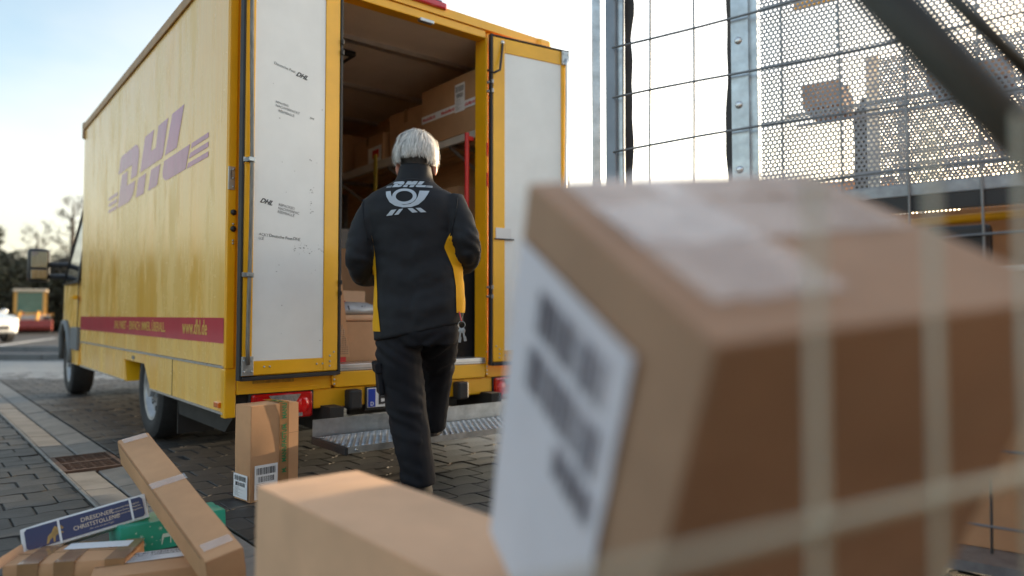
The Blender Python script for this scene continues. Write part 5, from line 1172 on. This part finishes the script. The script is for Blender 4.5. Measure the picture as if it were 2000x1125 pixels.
# red skip and fence behind
sk = thing('skip', 'red steel skip container beside the wheel loader', 'skip', loc=(-27.3, 37.5, 0), rot=(0, 0, R(8)))
MB().prism([(-1.9, .15), (1.9, .15), (2.4, 1.25), (-2.4, 1.25)], 'y', -.8, .8).build('tub', mat('skip_red', (.34, .035, .025), .55, var=.3, vs=2), sk)
for x in (-1.2, 0, 1.2): MB().box(x-.05, x+.05, -.87, -.801, .15, 1.2).build('rib', _m['skip_red'], sk)
MB().box(-2.45, 2.45, -.86, .86, 1.2501, 1.33).build('rim', _m['skip_red'], sk)
fe = thing('metal_fence', 'long grey sheet-metal fence in front of the trees', 'fence', loc=(-30, 43, 0), rot=(0, 0, R(4)))
for i in range(14): MB().box(-13 + i*2.0, -11.04 + i*2.0, -.02, .02, .08, 1.75, .004).build('panel', mat('grey_fence_sheet', (.16, .17, .17), .6, var=.2, vs=1), fe); MB().box(-13.03 + i*2.0, -12.97 + i*2.0, .021, .08, 0, 1.8).build('post', M_galv_d, fe)
# trees
M_bark = mat('bark', (.06, .045, .035), .9, var=.3); M_leafa = mat('autumn_leaves', (.095, .072, .045), .7, var=.3, vs=2, island=.5); M_leafb = mat('evergreen_leaves', (.062, .058, .032), .7, var=.3, vs=2, island=.5)
def tree_mesh(seed, h, spread, leaf, nleaf, conic):
    r = random.Random(seed); tk = MB(); cr = MB(); tips = []
    tk.tube([(0, 0, 0), (.1*r.uniform(-1, 1), .1*r.uniform(-1, 1), h*.5), (.15*r.uniform(-1, 1), 0, h*.97)], [.035*h**.9, .02*h, .004*h], 7)
    for k in range(34):
        z = h*(.08 + .88*k/34); a = k*2.4 + r.uniform(-.4, .4); ln = spread*(1.05 - (z/h if conic else abs(z/h-.5)*1.2))*r.uniform(.6, 1.15); rise = r.uniform(.15, .8)*ln
        p1 = Vector((math.cos(a)*ln*.5, math.sin(a)*ln*.5, z + rise*.45)); p2 = Vector((math.cos(a)*ln, math.sin(a)*ln, z + rise)); tk.tube([(0, 0, z), p1, p2], [.010*h*(1.1-z/h), .006*h*(1.1-z/h), .003], 5)
        for q in range(5): 
            t = r.uniform(.35, 1.0); b0 = Vector((0, 0, z)).lerp(p2, t); e = b0 + Vector((r.uniform(-.5, .5), r.uniform(-.5, .5), r.uniform(.05, .7)))*spread*.35; tk.tube([b0, e], [.012, .004], 3, False); tips.append((b0, e))
    for k in range(nleaf):
        b0, e = r.choice(tips); c = b0.lerp(e, r.uniform(0, 1.1)) + Vector((r.gauss(0, .10), r.gauss(0, .10), r.gauss(0, .09)))*spread*.45
        u = Vector((r.gauss(0, 1), r.gauss(0, 1), r.gauss(0, 1))).normalized(); v = u.orthogonal().normalized(); s = leaf*r.uniform(.6, 1.3)
        cr.add([c-u*s, c+v*s*.5, c+u*s, c-v*s*.5], [(0, 1, 2, 3)])
    a = tk.mesh('trunk'); a.materials.append(M_bark); b_ = cr.mesh('crown'); return a, b_
TM = [tree_mesh(1, 6.4, 1.5, .07, 3600, True), tree_mesh(2, 5.4, 1.7, .065, 2800, False), tree_mesh(3, 7.4, 1.9, .06, 2000, False)]
for i, t in enumerate(TM): t[1].materials.append((M_leafb, M_leafa, M_leafa)[i])
TLB = ('dense dark conical tree behind the sheet-metal fence', 'low olive-brown bushy tree behind the sheet-metal fence', 'tall thin-leaved tree behind the sheet-metal fence')
def tree(x, y, k, s, rz, label=None, grp='trees behind the fence'):
    t = thing('tree', label or TLB[k], 'tree', loc=(x, y, 0), rot=(0, 0, rz), group=grp); t.scale = (s, s, s)
    link('trunk', TM[k][0], None, t); link('crown', TM[k][1], None, t)
def shrub_mesh(seed):
    r = random.Random(seed); tk = MB(); cr = MB()
    for k in range(9):
        a = r.uniform(0, 6.28); e = Vector((math.cos(a)*r.uniform(.3, 1.3), math.sin(a)*r.uniform(.3, 1.0), r.uniform(1.6, 3.3))); tk.tube([(0, 0, 0), e*.5 + Vector((0, 0, .3)), e], [.05, .03, .006], 5)
    for k in range(5200):
        a = r.uniform(0, 6.28); q = r.random()**.5; z = r.random()**.8*3.1; w = 1.5*(1 - .30*abs(z/3.1-.35))*(1 + .25*noise.noise(Vector((math.cos(a)*2, math.sin(a)*2, z*1.5 + seed)))); c = Vector((math.cos(a)*q*w, math.sin(a)*q*w, z*(1 - .22*q*q) + .2*noise.noise(Vector((a*2, z, seed*3.)))))
        u = Vector((r.gauss(0, 1), r.gauss(0, 1), r.gauss(0, 1))).normalized(); v = u.orthogonal().normalized(); s_ = r.uniform(.06, .13); cr.add([c-u*s_, c+v*s_*.55, c+u*s_, c-v*s_*.55], [(0, 1, 2, 3)])
    a = tk.mesh('trunk'); a.materials.append(M_bark); b_ = cr.mesh('crown'); b_.materials.append(M_leafb if seed % 2 else M_leafa); return a, b_
SH = [shrub_mesh(1), shrub_mesh(2)]
rs_ = random.Random(9)
for i in range(26):
    a = R(-68 + i*1.62); d = 45.0 + rs_.uniform(-.5, .8); k = i % 2
    t = thing('shrub', ('dark green dense shrub growing along the sheet-metal fence', 'brown-leaved dense shrub growing along the sheet-metal fence')[k], 'shrub', loc=(math.sin(a)*d, math.cos(a)*d, 0), rot=(0, 0, i*1.7), group='shrubs along the fence'); sc_ = rs_.uniform(1.15, 1.55); t.scale = (sc_, sc_, sc_)
    link('trunk', SH[k][0], None, t); link('crown', SH[k][1], None, t)
rt = random.Random(12)
for i in range(17):
    a = R(-66 + i*2.45 + rt.uniform(-.6, .6)); d = 47 + rt.uniform(-2, 5); k = (0, 1, 2, 1)[i % 4]; tree(math.sin(a)*d, math.cos(a)*d, k, rt.uniform(.85, 1.08), rt.uniform(0, 6))
for i in range(15):
    a = R(-64 + i*2.7 + rt.uniform(-.6, .6)); d = 54 + rt.uniform(-1, 4); k = (1, 0, 1, 2)[i % 4]; tree(math.sin(a)*d, math.cos(a)*d, k, rt.uniform(.8, 1.0), rt.uniform(0, 6))
for i, (x, y, s) in enumerate(((2.6, 30, .80), (5.2, 31, 1.06), (8.2, 29, .80), (10.8, 32, 1.1))): tree(x, y, 1 if i % 2 else 2, s, i*1.3, 'thin-leaved tree whose top shows above the big carton' if not i % 2 else 'bushy olive tree whose top shows above the big carton', 'trees beyond the cages')
